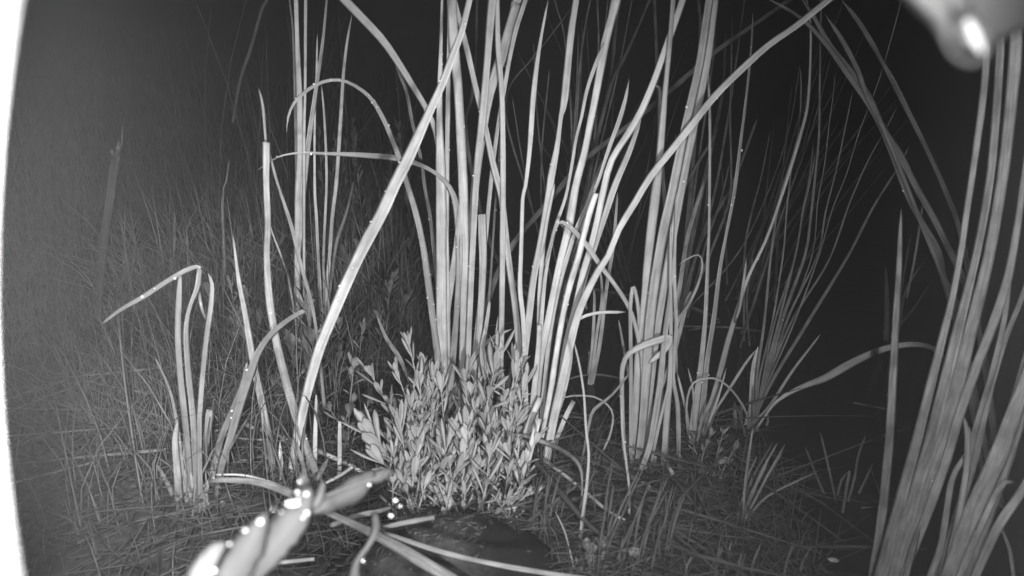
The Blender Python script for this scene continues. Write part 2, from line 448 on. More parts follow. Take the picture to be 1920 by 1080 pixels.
clump('cattail_clump', (1000, 870), 'dense fan of cattail leaves in the middle with a pale cut dry stalk', 'cattail', [
    (W3('987,800,10 985,700,9 981,600,9 975,540,9 977,473,8 980,373,7 985,350,7 993,280,9 1000,180,10 1008,110,8 1018,50,5 1028,0,3'), 'p', 1),
    (W3('968,840,15 975,780,14 980,690,14 990,607,14 1000,523,13 1013,457,13 1030,357,14 1033,333,14 1043,283,11 1049,240,8 1052,215,9 1058,187,14 1070,67,13 1080,0,12'), 'o', 10),
    (W3('995,860,15 1005,750,15 1013,673,15 1027,607,14 1040,540,13 1053,480,14 1067,423,15 1080,347,14 1095,290,13 1105,240,13 1115,190,13 1128,120,15 1135,80,16 1148,30,15 1155,0,18'), 'o', 10),
    (W3('1000,850,9 1015,600,8 1025,500,7 1040,430,7 1060,370,6 1072,310,6 1080,260,6 1090,220,6 1100,170,7 1115,125,8 1133,80,7'), 'p', 1, {'dy': -.01}),
    (W3('1010,850,9 1030,640,9 1048,540,9 1067,473,9 1080,433,9 1100,388,8 1120,345,6 1135,300,7 1145,270,8 1160,230,9 1172,190,7 1180,148,2'), 'p', 1),
    (W3('1010,860,12 1022,790,12 1033,730,13 1042,670,13 1051,615,13 1060,570,13 1070,530,14 1085,480,14 1100,420,13 1110,385,13 1118,362,11'), 'c', 5, {'mat': M_DRY, 'dy': -.03, 'label': 'pale cut dry stalk', 'name': 'dry_stalk', 'cup': -.5, 'lean': -.05}),
    (W3('1020,850,13 1050,720,13 1063,640,13 1080,573,13 1093,513,12 1107,467,12 1120,413,12 1133,350,12 1147,300,12 1180,247,13 1203,207,13 1227,150,12 1247,93,12 1263,50,12 1280,0,12'), 'o', 2),
    (W3('1030,850,10 1065,640,10 1097,517,11 1113,467,11 1133,407,12 1153,347,13 1180,283,11 1203,217,7'), 'p', 0, {'dy': .012}),
    (W3('1025,860,16 1035,800,16 1050,730,16 1065,660,16 1080,600,15 1095,560,14 1120,510,13 1140,480,12 1160,430,12 1190,380,13 1220,330,13 1260,280,14 1300,230,14 1340,180,13 1390,130,13 1440,85,12 1490,50,12 1540,10,12'), 'o', 2, {'lean': -.06, 'dy': -.045}),
    (W3('985,880,12 995,800,12 1005,700,11 1010,650,10 1012,610,9'), 'c', 0, {'dy': -.02}),
    (W3('975,860,9 966,760,10 964,700,9 960,640,5'), 'p', 0),
    (W3('1000,850,9 1030,750,9 1040,690,8 1043,640,5'), 'p', 0, {'dy': .02, 'mat': M_DIM}),
    (W3('1015,850,9 1050,760,8 1068,690,7 1078,610,6 1113,588,6 1173,585,5'), 'p', 0, {'lean': 0}),
    (W3('945,925,11 955,900,12 969,866,14 990,800,14 1013,746,14'), 'c', 0, {'dy': -.03, 'cup': -.3}),
    (W3('966,1000,5 972,950,10 985,882,13 1000,822,12 1010,785,12'), 'c', 0, {'dy': -.06}),
    (W3('1035,850,8 1057,790,9 1076,752,9'), 'c', 0),
    (W3('1030,850,15 1040,830,16 1048,796,17'), 'c', 0, {'mat': M_DIM, 'label': 'dark broken stub', 'dy': .01}),
    (W3('990,860,6 1015,660,6 1040,520,5 1060,440,5 1050,420,4'), 'p', 0, {'dy': .03, 'mat': M_DIM}),
    (W3('1000,850,10 1008,700,10 1011,620,10 1013,560,11 1017,480,8 1025,420,6 1040,345,5'), 'p', 0, {'dy': .01}),
    (W3('1005,850,14 1030,640,15 1045,560,14 1060,500,14 1085,440,12 1105,380,12 1130,300,9'), 'p', 0, {'dy': .05, 'mat': M_DIM}),
], lean=(-.04, .08), seed=11, dy=.02)
clump('cattail_clump', (1200, 880), 'wide bundle of cattail leaves right of centre with one leaf folded over near the water', 'cattail', [
    (W3('1196,875,14 1205,800,15 1213,700,17 1220,600,18 1230,520,18 1243,440,18 1265,340,17 1285,240,16 1312,120,15 1330,0,14'), 'o', 2),
    (W3('1208,870,12 1220,720,13 1232,620,14 1245,540,15 1262,440,15 1280,340,15 1300,240,15 1325,120,14 1342,0,10'), 'o', 1, {'dy': .004}),
    (W3('1183,880,13 1192,760,14 1198,660,14 1208,573,14 1213,507,15 1220,440,17 1230,357,17 1235,317,14 1242,233,12 1248,160,10 1257,67,9 1262,0,9'), 'o', 3),
    (W3('1205,870,8 1222,400,6 1228,340,6 1235,260,6 1237,190,6 1236,165,6 1226,160,5'), 'p', 1, {'dy': .03}),
    (W3('1272,850,8 1272,817,9 1270,757,8 1262,707,7 1266,640,7 1268,610,7 1266,560,7 1264,500,6 1267,400,5 1267,250,3'), 'p', 1),
    (W3('1245,860,11 1252,760,12 1257,700,9 1258,600,7 1257,520,6 1258,420,4'), 'p', 0),
    (W3('1268,700,6 1268,612,7 1290,573,6 1308,535,5 1317,497,4 1310,478,3 1290,485,3 1272,497,2'), 'p', 0, {'down': False, 'lean': 0, 'mat': M_DIM}),
    (W3('1173,880,8 1168,800,8 1166,720,8 1168,685,9 1180,662,10 1210,646,14 1240,636,15 1256,633,12 1250,652,11 1232,668,10 1215,682,5'), 'p', 2, {'label': 'bright leaf folded over', 'lean': -.05, 'bow': 0, 'yaw': .1}),
    (W3('1182,860,7 1183,700,7 1182,620,7 1182,573,7 1186,540,7 1191,545,7 1197,580,7 1198,620,4'), 'p', 0, {'lean': .03}),
    (W3('1170,1000,4 1180,930,6 1195,895,8 1215,845,11 1225,795,12 1237,720,12 1245,640,10 1255,560,8 1262,480,5'), 'p', 0, {'lean': .1, 'dy': -.02}),
    (W3('1198,870,8 1205,700,7 1198,640,8 1185,590,8 1170,560,8 1150,530,8 1125,497,9 1100,460,10 1080,437,10 1062,421,9 1047,418,6 1035,450,5 1020,500,3'), 'p', 6, {'lean': -.02, 'bow': 0}),
    (W3('1215,870,10 1240,700,10 1270,560,9 1290,440,8 1320,340,7'), 'p', 0, {'dy': .06, 'mat': M_DIM}),
    (W3('1185,870,6 1190,760,7 1178,700,6 1160,600,4'), 'p', 0, {'dy': .03, 'mat': M_DIM}),
    (W3('1205,870,6 1225,770,7 1250,700,7 1270,640,8 1290,560,7 1300,545,4'), 'p', 0, {'dy': .02, 'mat': M_DIM}),
    (W3('1210,875,9 1225,830,9 1238,760,8 1243,700,6'), 'p', 0, {'dy': .02}),
    (W3('1220,875,5 1235,800,6 1262,690,5'), 'p', 0),
], lean=(-.02, .08), seed=13, mat=M_DIMMED)
clump('rush_clump', (1300, 832), 'slim rush clump with three pale stalks standing beside a small herb at the water edge', 'rush', [
    (W3('1297,830,15 1305,760,14 1313,700,11 1320,630,9 1323,590,8 1328,473,6 1330,407,5 1331,222,5 1327,133,4 1322,60,2'), 'p', 6),
    (W3('1305,835,14 1318,760,12 1327,673,10 1340,590,9 1350,507,8 1362,440,6 1378,356,7 1389,267,6 1400,178,5 1409,89,4 1412,22,2'), 'p', 6),
    (W3('1310,832,11 1330,770,12 1345,720,11 1365,640,10 1380,590,8 1395,540,7 1412,500,6 1427,470,6 1444,430,6 1475,338,6 1502,249,6 1515,190,5 1520,89,4 1518,31,4 1512,0,3'), 'o', 2),
    (W3('1378,605,4 1387,578,5 1393,538,5 1400,484,3'), 'p', 0, {'down': False}),
    (W3('1318,805,4 1367,730,5 1397,683,5 1418,655,3'), 'p', 0),
    (W3('1292,830,5 1287,780,4 1289,745,4 1300,718,4 1325,709,4 1350,713,4 1375,735,4 1395,765,4 1403,785,3'), 'p', 0, {'lean': 0}),
    (W3('1290,830,6 1290,790,6 1282,750,5 1270,700,4'), 'p', 0),
    (W3('1300,830,4 1300,740,4 1290,690,3'), 'p', 0),
    (W3('1315,830,4 1345,750,4 1362,690,3'), 'p', 0),
], lean=(0, .06), seed=17, mat=M_DIMMED)
_f = []
_rf = random.Random(4)
for s, w in (('1453,480 1471,369 1498,284 1509,231 1513,155 1511,125', 5), ('1475,480 1484,400 1493,338 1502,284', 4),
             ('1487,480 1497,400 1508,330 1512,270', 4), ('1498,480 1509,400 1522,329 1529,270', 5),
             ('1509,480 1520,413 1531,320 1538,249 1540,155 1542,67 1544,0', 5), ('1520,480 1533,378 1547,311 1558,231 1567,178 1573,133', 6),
             ('1530,480 1547,400 1569,320 1587,244 1604,169', 4), ('1540,480 1564,391 1587,329 1609,249 1631,187 1649,129 1671,44 1680,0', 6),
             ('1546,490 1582,382 1613,302 1644,240 1660,200', 5), ('1582,480 1627,391 1676,311 1693,275', 5)):
    q = [tuple(map(float, a.split(','))) for a in s.split()]
    x0 = q[0][0]
    k1, k2 = _rf.uniform(.21, .30), _rf.uniform(.53, .63)
    w *= _rf.uniform(.65, 1.1)
    if _rf.random() < .15: w *= .6
    sh = _rf.uniform(-9, 9); jj = _rf.uniform(-4, 4); q = [(x + sh + jj * j, y) for j, (x, y) in enumerate(q)]
    pts = [(1404 + _rf.uniform(-9, 18), 790 + _rf.uniform(-20, 12), w), (1408 + (x0 - 1408) * k1, 712, w * 1.2), (1408 + (x0 - 1408) * k2, 605 + _rf.uniform(-8, 8), w * 1.25)]
    pts += [(x, y, w * (1 - .5 * i / len(q))) for i, (x, y) in enumerate(q)]
    _f.append((pts, 'o' if q[-1][1] < 5 else 'p', 1 if w > 5 else 0, {'mat': M_DIM}))
_f += [(W3('1386,852,9 1396,812,11 1407,775,11 1413,720,8 1421,650,6'), 'p', 0, {'mat': M_DRY}),
       (W3('1427,791,4 1449,760,5 1471,742,7 1507,724,9 1547,709,13 1591,684,14 1636,662,12 1671,651,11 1707,646,10 1738,649,9 1760,660,8 1785,685,4'), 'p', 0, {'lean': .0, 'bow': 0}),
       (W3('1420,785,4 1444,760,5 1484,698,5 1538,627,3'), 'p', 0),
       (W3('1405,790,4 1409,700,4 1418,655,3'), 'p', 0),
       (W3('1400,970,4 1410,900,5 1412,850,6 1405,800,4'), 'p', 0, {'mat': M_DIM}),
       (W3('1407,900,3 1424,830,5 1440,790,4 1436,770,4'), 'p', 0, {'mat': M_DIM})]
clump('rush_clump', (1402, 800), 'dim fan of thin rushes spreading upward, with one wide leaf arching right', 'rush', _f, lean=(.0, .12), seed=19)
clump('sedge_tuft', (1395, 968), 'small low tuft of thin sedge blades on the shore bottom right of the herbs', 'sedge', [
    (W3('1390,966,4 1410,900,5 1447,833,2'), 'p'), (W3('1396,968,4 1425,890,5 1458,830,2'), 'p'), (W3('1400,968,4 1440,890,4 1472,833,2'), 'p'),
    (W3('1398,970,4 1435,900,4 1468,847,2'), 'p'), (W3('1386,966,4 1400,900,4 1420,855,2'), 'p'), (W3('1384,968,6 1378,955,6 1378,945,6'), 'c'),
    (W3('1402,972,4 1440,930,4 1533,884,3'), 'p'), (W3('1393,968,4 1398,900,5 1412,800,3'), 'p'), (W3('1392,972,5 1412,920,6 1440,868,2'), 'p'),
], mat=M_DIM, seed=23)
clump('sedge_tuft', (1585, 940), 'faint sparse tuft of dark sedge standing alone in the water', 'sedge', [
    (W3('1547,930,4 1530,890,4 1510,838,3'), 'p'), (W3('1563,920,4 1552,870,4 1538,810,3'), 'p'), (W3('1600,922,4 1608,860,4 1623,817,3'), 'p'),
    (W3('1583,942,5 1588,910,5 1593,883,4'), 'c'), (W3('1607,933,4 1625,895,4 1642,860,3'), 'p'), (W3('1570,930,3 1578,900,4 1590,885,3'), 'p'),
    (W3('1590,940,4 1600,905,4 1604,880,3'), 'p'), (W3('1650,925,3 1640,900,3 1634,880,3'), 'p')], mat=M_GRASS, seed=29, spread=.03)
clump('cattail_clump', (1690, 1079), 'soft grey bundle of long cattail leaves rising up the right side from the bottom edge', 'cattail', [
    (W3('1650,1078,20 1690,930,19 1720,820,17 1745,720,15 1765,640,13 1785,560,11 1800,480,10 1812,400,10 1830,280,10 1843,180,11 1850,100,11 1855,0,11'), 'o', 1),
    (W3('1668,1078,22 1710,940,22 1740,840,21 1765,740,19 1790,640,18 1810,560,16 1825,500,13 1838,440,13 1855,340,13 1865,240,13 1873,120,13 1878,0,12'), 'o', 1),
    (W3('1684,1078,20 1730,950,22 1765,830,23 1795,720,23 1820,620,20 1845,520,18 1860,450,17 1880,330,17 1893,220,18 1903,110,19 1908,0,19'), 'o', 1, {'dy': .008}),
    (W3('1694,1079,12 1740,960,15 1775,860,15 1800,775,15 1830,690,15 1865,600,15 1890,520,13 1905,440,11 1925,300,9'), 'o', 2, {'dy': -.006}),
    (W3('1700,1079,9 1712,1030,10 1725,985,4'), 'p', 0, {'dy': -.01}),
    (W3('1822,690,5 1850,620,5 1878,560,6 1893,470,5'), 'p', 0, {'down': False, 'dy': .03, 'mat': M_DIM}),
], lean=(-.03, .03), seed=31, mat=M_DIM, dy=-.045)
clump('cattail_shoot', (1638, 1079), 'single narrow cattail leaf with a pointed tip left of the big right bundle', 'cattail', [
    (W3('1638,1078,16 1655,960,15 1668,820,14 1675,700,13 1680,600,11 1686,500,9 1688,440,6 1690,390,2'), 'p')], seed=37, mat=M_DIM, lean=(0, 0), dy=-.04)
clump('cattail_clump', (1800, 1079), 'overlapping grey cattail leaves filling the lower right corner', 'cattail', [
    (W3('1780,1078,24 1825,960,28 1870,860,28 1900,780,24 1930,700,20'), 'o'),
    (W3('1815,1078,20 1850,970,22 1885,870,20 1922,760,18'), 'o', 0, {'dy': .01}),
    (W3('1765,1078,10 1785,1000,11 1810,900,10 1830,800,9 1860,700,9 1885,590,8 1895,500,5'), 'p', 0, {'dy': .03}),
    (W3('1772,1078,10 1795,980,10 1812,880,10 1814,820,9 1808,782,5'), 'p', 0, {'dy': .02}),
    (W3('1745,1078,12 1765,1020,11 1785,900,9 1812,850,8 1818,800,6'), 'p', 0, {'dy': .02}),
    (W3('1830,1078,13 1870,990,15 1910,930,14 1940,880,12'), 'o', 0, {'dy': -.02}),
    (W3('1790,1078,16 1840,920,18 1890,790,15 1925,670,12'), 'o', 0, {'dy': .02}),
    (W3('1800,1079,12 1870,920,10 1905,903,5'), 'p', 0),
    (W3('1760,1078,12 1800,950,14 1830,850,12 1850,760,10 1880,650,9 1915,560,8'), 'o', 0, {'dy': .05}),
    (W3('1900,1078,6 1893,1030,6 1875,985,4'), 'p', 0),
], lean=(0, .08), seed=41, mat=M_DIM, dy=-.07)
clump('cattail_clump', (1880, 1000), 'long dim leaves arching from the right edge up to the top in crossing diagonals', 'cattail', [
    (rev('1500,-8,7 1529,36,7 1556,84,9 1591,129,11 1627,178,12 1653,236,12 1689,293,12 1716,347,11 1751,409,11 1782,471,11 1809,529,11 1831,604,10 1848,689,11 1862,800,11 1878,990,11'), 'p'),
    (rev('1430,-8,4 1498,31,6 1547,80,8 1582,129,9 1622,185,9 1650,235,8 1671,284,9 1698,356,10 1724,409,10 1760,471,10 1769,520,10 1791,564,10 1812,660,10 1830,751,10 1850,850,10 1872,990,10'), 'p', 1),
    (rev('1547,27,4 1582,80,8 1609,133,8 1624,175,7 1660,250,7 1720,400,7 1790,600,8 1860,990,8'), 'p'),
    (rev('1578,0,5 1609,40,8 1636,84,9 1651,111,6 1671,147,9 1693,191,9 1724,253,8 1756,320,8 1782,382,9 1798,427,9 1810,480,9 1832,600,9 1858,760,9 1882,990,9'), 'p'),
    (rev('1700,560,3 1712,500,4 1722,440,4 1730,380,3')[::-1], 'p', 0, {'down': False, 'mat': M_GRASS}),
], lean=(.1, .2), seed=43, mat=M_GRASS, dy=.05)
clump('rush_clump', (1688, 640), 'faint little reed group in the far dark water behind the single leaf', 'rush', [
    (W3('1662,634,10 1663,590,9 1662,530,6 1660,500,3'), 'p'), (W3('1688,600,5 1700,540,4 1740,480,3 1752,460,2'), 'p'),
    (W3('1686,612,4 1712,580,4 1745,530,2'), 'p'), (W3('1682,600,4 1694,520,4 1708,440,3'), 'p')], mat=M_GRASS, seed=47, lean=(0, .05))

clump('cattail_clump', (570, 905), 'front left group of cattail leaves with one long bright leaf slanting up to the right', 'cattail', [
    (W3('545,908,15 550,860,15 557,820,16 570,760,17 585,700,18 600,650,19 620,600,20 645,540,21 680,465,22 715,400,23 740,345,23 768,290,21 800,220,17 830,155,14 850,100,13 865,60,12 880,0,11'), 'o', 16, {'lean': -.09, 'label': 'long bright slanting leaf', 'cup': .35}),
    (W3('600,905,13 575,840,14 555,780,15 535,710,15 518,640,14 505,560,13 500,480,11 502,420,11 499,340,11 499,267,13'), 'c', 3, {'label': 'leaf cut off at the top', 'lean': -.02, 'mat': M_DIM}),
    (W3('499,275,4 498,262,4 493,200,5 485,165,2'), 'p', 0, {'down': False, 'dy': .012, 'mat': M_GRASS}),
    (W3('501,270,3 516,330,5 527,365,5 547,427,7 563,493,7 580,553,7 590,600,6 600,680,6 606,740,6')[::-1], 'p', 0, {'dy': .03, 'mat': M_GRASS}),
    (W3('513,905,12 505,830,13 490,750,13 475,680,12 460,590,10 447,520,7 437,440,2'), 'p', 1, {'lean': 0, 'mat': M_DIM}),
    (W3('590,900,9 591,820,8 593,740,4'), 'p'), (W3('636,905,8 637,850,8 637,790,6'), 'c'), (W3('527,905,8 527,870,8 525,828,4'), 'p'),
    (W3('585,905,9 580,870,10 578,840,9'), 'p', 0, {'mat': M_DIM}),
], lean=(-.03, .05), seed=53)
clump('cattail_clump', (400, 925), 'two bowed cattail leaves crossing left of the long slanting leaf, one arching to the right', 'cattail', [
    (W3('408,925,11 415,880,12 430,830,14 450,760,15 470,700,15 485,660,13 510,625,11 545,597,9 570,583,7'), 'c', 1),
    (W3('393,925,10 400,880,11 415,820,12 440,760,11 455,720,9 463,680,5'), 'p', 5),
    (W3('385,935,8 383,880,9 392,780,14 394,768,10'), 'p', 0, {'mat': M_DIM, 'dy': .03}),
], lean=(-.03, .03), seed=59, mat=M_LEFT_DIM)
clump('cattail_clump', (355, 960), 'left clump of narrow cattail leaves, one snapped and hanging down to the left', 'cattail', [
    (W3('362,960,10 352,840,10 345,773,11 338,707,11 333,630,10 335,563,10 338,507,5'), 'p'),
    (W3('372,955,10 366,850,11 362,780,11 355,713,11 350,647,10 350,607,8 357,573,7 370,540,9 375,505,9'), 'c', 0, {'lean': -.02}),
    (W3('376,503,6 368,500,8 347,507,9 313,527,9 267,557,9 227,580,7 187,610,4'), 'p', 3, {'down': False, 'lean': -.02, 'bow': 0, 'label': 'snapped leaf hanging left'}),
    (W3('376,950,9 373,813,9 375,763,9 380,697,9 387,630,9 395,573,9 397,533,7 390,512,3'), 'p'),
    (W3('373,540,4 377,573,5 387,603,4')[::-1], 'p', 0, {'down': False}),
    (W3('338,970,12 333,891,13 328,828,10 333,790,5'), 'p', 0, {'mat': M_DIM}),
    (W3('360,975,14 352,900,15 350,820,12 345,770,6'), 'p', 0, {'mat': M_DIM}),
    (W3('375,990,13 382,940,14 390,900,9'), 'p', 0, {'mat': M_DIM}),
    (W3('400,995,11 408,970,12 418,941,10'), 'c', 0, {'mat': M_DIM}),
    (W3('345,900,5 333,800,6 318,730,5 291,670,3'), 'p', 2),
    (W3('385,990,14 375,930,13 372,880,8'), 'p', 0, {'mat': M_DIM}),
    (W3('362,990,12 350,930,12 346,880,8'), 'p', 0, {'mat': M_DIM}),
], lean=(-.02, .04), seed=61, mat=M_LEFT_DIM)
clump('rush_clump', (590, 660), 'sparse group of thin tall rushes behind the cut leaf on the left', 'rush', [
    (W3('562,655,8 558,557,9 557,507,10 560,373,14 563,300,14 562,200,12 558,100,9 555,0,8'), 'o', 1),
    (W3('570,655,5 570,290,5 572,167,5 573,0,6'), 'o'),
    (W3('563,650,7 560,500,8 565,420,10 570,350,11 580,260,10 593,167,8 605,83,6 613,0,4'), 'o'),
    (W3('610,690,7 603,590,7 597,490,6 593,407,6 590,350,5 590,233,4 593,150,4 595,63,3'), 'p'),
    (W3('611,690,6 608,540,5 607,473,5 612,357,5 612,300,5 608,217,4 603,160,3'), 'p', 1),
    (W3('613,690,7 612,557,7 617,490,7 623,407,7 630,347,7 637,250,7 643,150,6 650,83,5 660,27,3'), 'p', 1),
    (W3('612,600,5 627,480,5 633,447,6 650,397,5 663,340,4'), 'p', 0, {'mat': M_DIM}),
    (W3('560,640,3 555,300,4 550,73,4 543,0,3'), 'o', 0, {'mat': M_DIM}),
    (W3('613,720,12 612,690,11 611,660,10'), 'c', 0, {'mat': M_DIM}),
    (W3('560,640,4 540,520,4 512,440,3 500,405,3'), 'p', 0),
], lean=(0, .06), seed=67)
clump('rush_clump', (1108, 718), 'short thin rush group standing in dark water between the two big middle bundles', 'rush', [
    (W3('1106,718,8 1112,640,7 1115,560,5 1113,540,3'), 'p'), (W3('1110,718,8 1125,640,8 1137,540,7 1150,457,7 1158,360,4'), 'p', 1),
    (W3('1108,716,6 1119,623,6 1128,567,6 1127,520,4 1122,500,3'), 'p'), (W3('1104,700,6 1106,670,6 1105,660,4'), 'c'),
    (W3('1100,580,4 1085,500,4 1070,400,3'), 'p', 0, {'down': False, 'mat': M_DIM})], seed=71, lean=(0, .05))

def far_set(name, base, label, specs, seed, mat=None, lean=(.0, .1), spread=.05):
    L = []
    rnd = random.Random(seed)
    for s, w in specs:
        q = [tuple(map(float, a.split(','))) for a in s.split()]          # listed tip to foot
        q.reverse()
        b = (base[0] + rnd.uniform(-14, 14), base[1])
        pts = [(b[0], b[1], w)] + [(x, y, w * (1 - .45 * i / len(q))) for i, (x, y) in enumerate(q)]
        L.append((pts, 'o' if q[-1][1] <= 3 else 'p', 0))
    return clump(name, base, label, 'rush', L, mat=mat or M_DIM, seed=seed, lean=lean, spread=spread)
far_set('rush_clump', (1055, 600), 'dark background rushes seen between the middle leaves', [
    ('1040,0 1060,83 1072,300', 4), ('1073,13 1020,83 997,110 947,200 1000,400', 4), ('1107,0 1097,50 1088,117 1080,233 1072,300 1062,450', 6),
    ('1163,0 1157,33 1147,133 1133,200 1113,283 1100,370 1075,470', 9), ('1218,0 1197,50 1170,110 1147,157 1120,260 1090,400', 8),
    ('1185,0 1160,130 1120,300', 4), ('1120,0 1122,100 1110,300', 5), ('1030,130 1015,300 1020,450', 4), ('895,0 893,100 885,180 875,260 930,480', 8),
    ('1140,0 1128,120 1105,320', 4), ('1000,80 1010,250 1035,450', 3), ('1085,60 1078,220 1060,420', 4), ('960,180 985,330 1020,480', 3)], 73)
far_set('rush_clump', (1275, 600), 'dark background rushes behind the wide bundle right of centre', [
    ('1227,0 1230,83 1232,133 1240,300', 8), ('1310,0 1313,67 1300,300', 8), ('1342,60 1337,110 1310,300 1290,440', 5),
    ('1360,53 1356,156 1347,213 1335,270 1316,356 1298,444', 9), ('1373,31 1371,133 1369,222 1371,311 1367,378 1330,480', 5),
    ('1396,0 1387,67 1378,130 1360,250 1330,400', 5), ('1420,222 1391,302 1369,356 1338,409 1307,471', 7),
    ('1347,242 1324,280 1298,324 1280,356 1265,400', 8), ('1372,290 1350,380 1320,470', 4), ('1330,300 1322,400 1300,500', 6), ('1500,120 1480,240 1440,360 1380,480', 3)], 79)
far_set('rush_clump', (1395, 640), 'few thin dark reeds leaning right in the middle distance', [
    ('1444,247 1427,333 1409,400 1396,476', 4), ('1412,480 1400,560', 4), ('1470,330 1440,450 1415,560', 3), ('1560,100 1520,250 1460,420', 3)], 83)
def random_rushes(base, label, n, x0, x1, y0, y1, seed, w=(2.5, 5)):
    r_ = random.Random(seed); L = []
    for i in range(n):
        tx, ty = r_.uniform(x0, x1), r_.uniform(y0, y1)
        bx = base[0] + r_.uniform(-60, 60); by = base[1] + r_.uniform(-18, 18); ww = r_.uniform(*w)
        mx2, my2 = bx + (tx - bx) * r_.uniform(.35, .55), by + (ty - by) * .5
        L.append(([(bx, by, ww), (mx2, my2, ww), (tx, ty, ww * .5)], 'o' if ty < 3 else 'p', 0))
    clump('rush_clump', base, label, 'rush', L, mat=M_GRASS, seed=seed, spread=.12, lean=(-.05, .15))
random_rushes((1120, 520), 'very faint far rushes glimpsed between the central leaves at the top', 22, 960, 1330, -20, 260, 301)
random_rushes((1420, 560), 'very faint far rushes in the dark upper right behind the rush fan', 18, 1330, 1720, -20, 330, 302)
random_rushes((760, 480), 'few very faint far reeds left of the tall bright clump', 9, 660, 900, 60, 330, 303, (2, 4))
clump('cattail_shoot', (878, 672), 'long dark straight leaf slanting behind the middle fan up towards the top right', 'cattail', [
    (W3('872,690,11 890,640,11 915,565,11 930,520,11 955,470,11 975,440,10 1010,400,10 1050,352,10 1090,305,10 1140,265,9 1200,218,9 1280,150,10 1340,98,9 1420,42,8 1480,0,8'), 'o', 1, {'yaw': .1, 'twist': .2})],
      seed=89, mat=M_DIM, lean=(.1, .1))
# ------------------------------------------------------------------ dead stems seen dimly on the left
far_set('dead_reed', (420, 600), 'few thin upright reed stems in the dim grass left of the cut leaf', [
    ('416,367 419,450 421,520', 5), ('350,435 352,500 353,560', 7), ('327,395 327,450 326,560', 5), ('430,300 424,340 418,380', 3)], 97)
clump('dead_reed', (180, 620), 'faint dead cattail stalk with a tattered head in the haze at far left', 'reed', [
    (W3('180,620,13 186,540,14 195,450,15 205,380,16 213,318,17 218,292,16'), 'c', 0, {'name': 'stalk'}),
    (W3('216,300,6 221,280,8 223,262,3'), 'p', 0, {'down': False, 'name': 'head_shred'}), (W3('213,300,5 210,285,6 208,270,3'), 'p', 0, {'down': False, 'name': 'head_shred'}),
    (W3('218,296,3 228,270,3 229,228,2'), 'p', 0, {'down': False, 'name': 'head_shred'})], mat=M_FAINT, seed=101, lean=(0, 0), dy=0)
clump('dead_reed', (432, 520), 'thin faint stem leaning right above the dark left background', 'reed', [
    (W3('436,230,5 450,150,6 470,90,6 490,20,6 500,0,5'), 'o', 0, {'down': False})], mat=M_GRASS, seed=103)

# ------------------------------------------------------------------ lying and arching stems
def lying(name, label, s, end='c', mat=None, lift=.004, cat='straw', arch=None, drops=0, seed=0, cup=-.4):
    """a stem or leaf resting on the soil or the water: every point sits on the surface plus a small lift"""
    rnd = random.Random(seed + 500)
    S = catmull(W3(s), 16); C = []; Wd = []
    for i, (x, y, w) in enumerate(S):
        t = i / (len(S) - 1)
        p = on_ground(x, y)
        k = lift + (arch or 0) * math.sin(math.pi * t)
        if k:
            r = (p - EYE); p = EYE + r * (1 - k / max(.05, EYE.z - p.z))
        C.append(p)
    C2 = [(C[max(0, i - 2)] + C[max(0, i - 1)] + C[i] + C[min(len(C) - 1, i + 1)] + C[min(len(C) - 1, i + 2)]) / 5 if 2 <= i < len(C) - 2 else C[i] for i in range(len(C))]
    for i, c in enumerate(C2):
        d = c.y * cP - (c.z - CAM_H) * sP
        w = S[i][2] * (1 + .08 * noise.noise(Vector((i * .5, seed, 0))))
        if end == 'p' and i > len(S) - 4: w *= .3 + .2 * (len(S) - 1 - i)
        Wd.append(.5 * max(w, 1) * d / FPX)
    V, F, UV = ribbon(C2, Wd, rnd.uniform(-.2, .2), rnd.uniform(-.3, .3), cup, .0015)
    o = mesh_obj(name, V, F, mat or M_STRAW, None, UV, origin=C2[0])
    tag(o, label, cat)
    if drops: add_drops(o, C2, Wd, drops, rnd)
    return o
lying('fallen_straw', 'fallen stem lying in the grass behind the left clump', '233,593,8 307,627,10 367,653,10 433,697,9', lift=.02, seed=1, drops=2, mat=M_DIM)
lying('fallen_straw', 'fallen stem at far left pointing down toward the left clump', '190,630,9 230,660,10 280,695,10 330,727,7', lift=.02, seed=2, mat=M_DIM)
lying('fallen_straw', 'thick pale wet stem lying across the ground between the left leaves', '385,762,12 430,782,13 480,803,14 550,830,13 610,850,10 680,885,8', lift=.012, seed=3, mat=M_DRY, drops=6)
lying('fallen_straw', 'short bent stem beside the left clump above the wet stem', '383,713,8 433,747,7', lift=.015, seed=4)
lying('fallen_straw', 'thin stem crossing up right behind the bowed leaves', '375,765,6 400,750,6 455,705,5', lift=.03, seed=5)
lying('fallen_cattail', 'long limp leaf running from the bowed leaves down right past the dark stone', '393,903,9 440,898,11 500,903,13 545,924,15 590,952,13 640,972,12 692,995,16 740,1022,19 790,1052,21 835,1079,22 900,1118,23', 'c', M_DIM, lift=.05, arch=.02, cat='leaf', seed=6, cup=.3)
lying('fallen_cattail', 'thin curled leaf just above the long limp leaf near the left clump', '405,890,4 450,890,5 490,898,5 540,915,4', 'p', M_LEAF, lift=.03, cat='leaf', seed=7)
lying('fallen_cattail', 'narrow pale leaf curving over the dark stone to the bottom edge', '717,998,6 760,1012,8 810,1031,9 900,1053,9 1000,1071,9 1090,1084,8 1180,1092,7', 'p', M_DIM, lift=.075, cat='leaf', seed=8, cup=.3)
lying('fallen_straw', 'pale scaly straw lying on top of the dark stone', '690,1000,11 735,985,12 775,977,12 815,970,11', lift=.066, seed=9, mat=M_DIM)
lying('fallen_straw', 'pale straw behind the scaly one beside the bright sprig', '620,985,13 670,967,13 720,957,10 735,950,6', lift=.05, seed=10, mat=M_DIM)
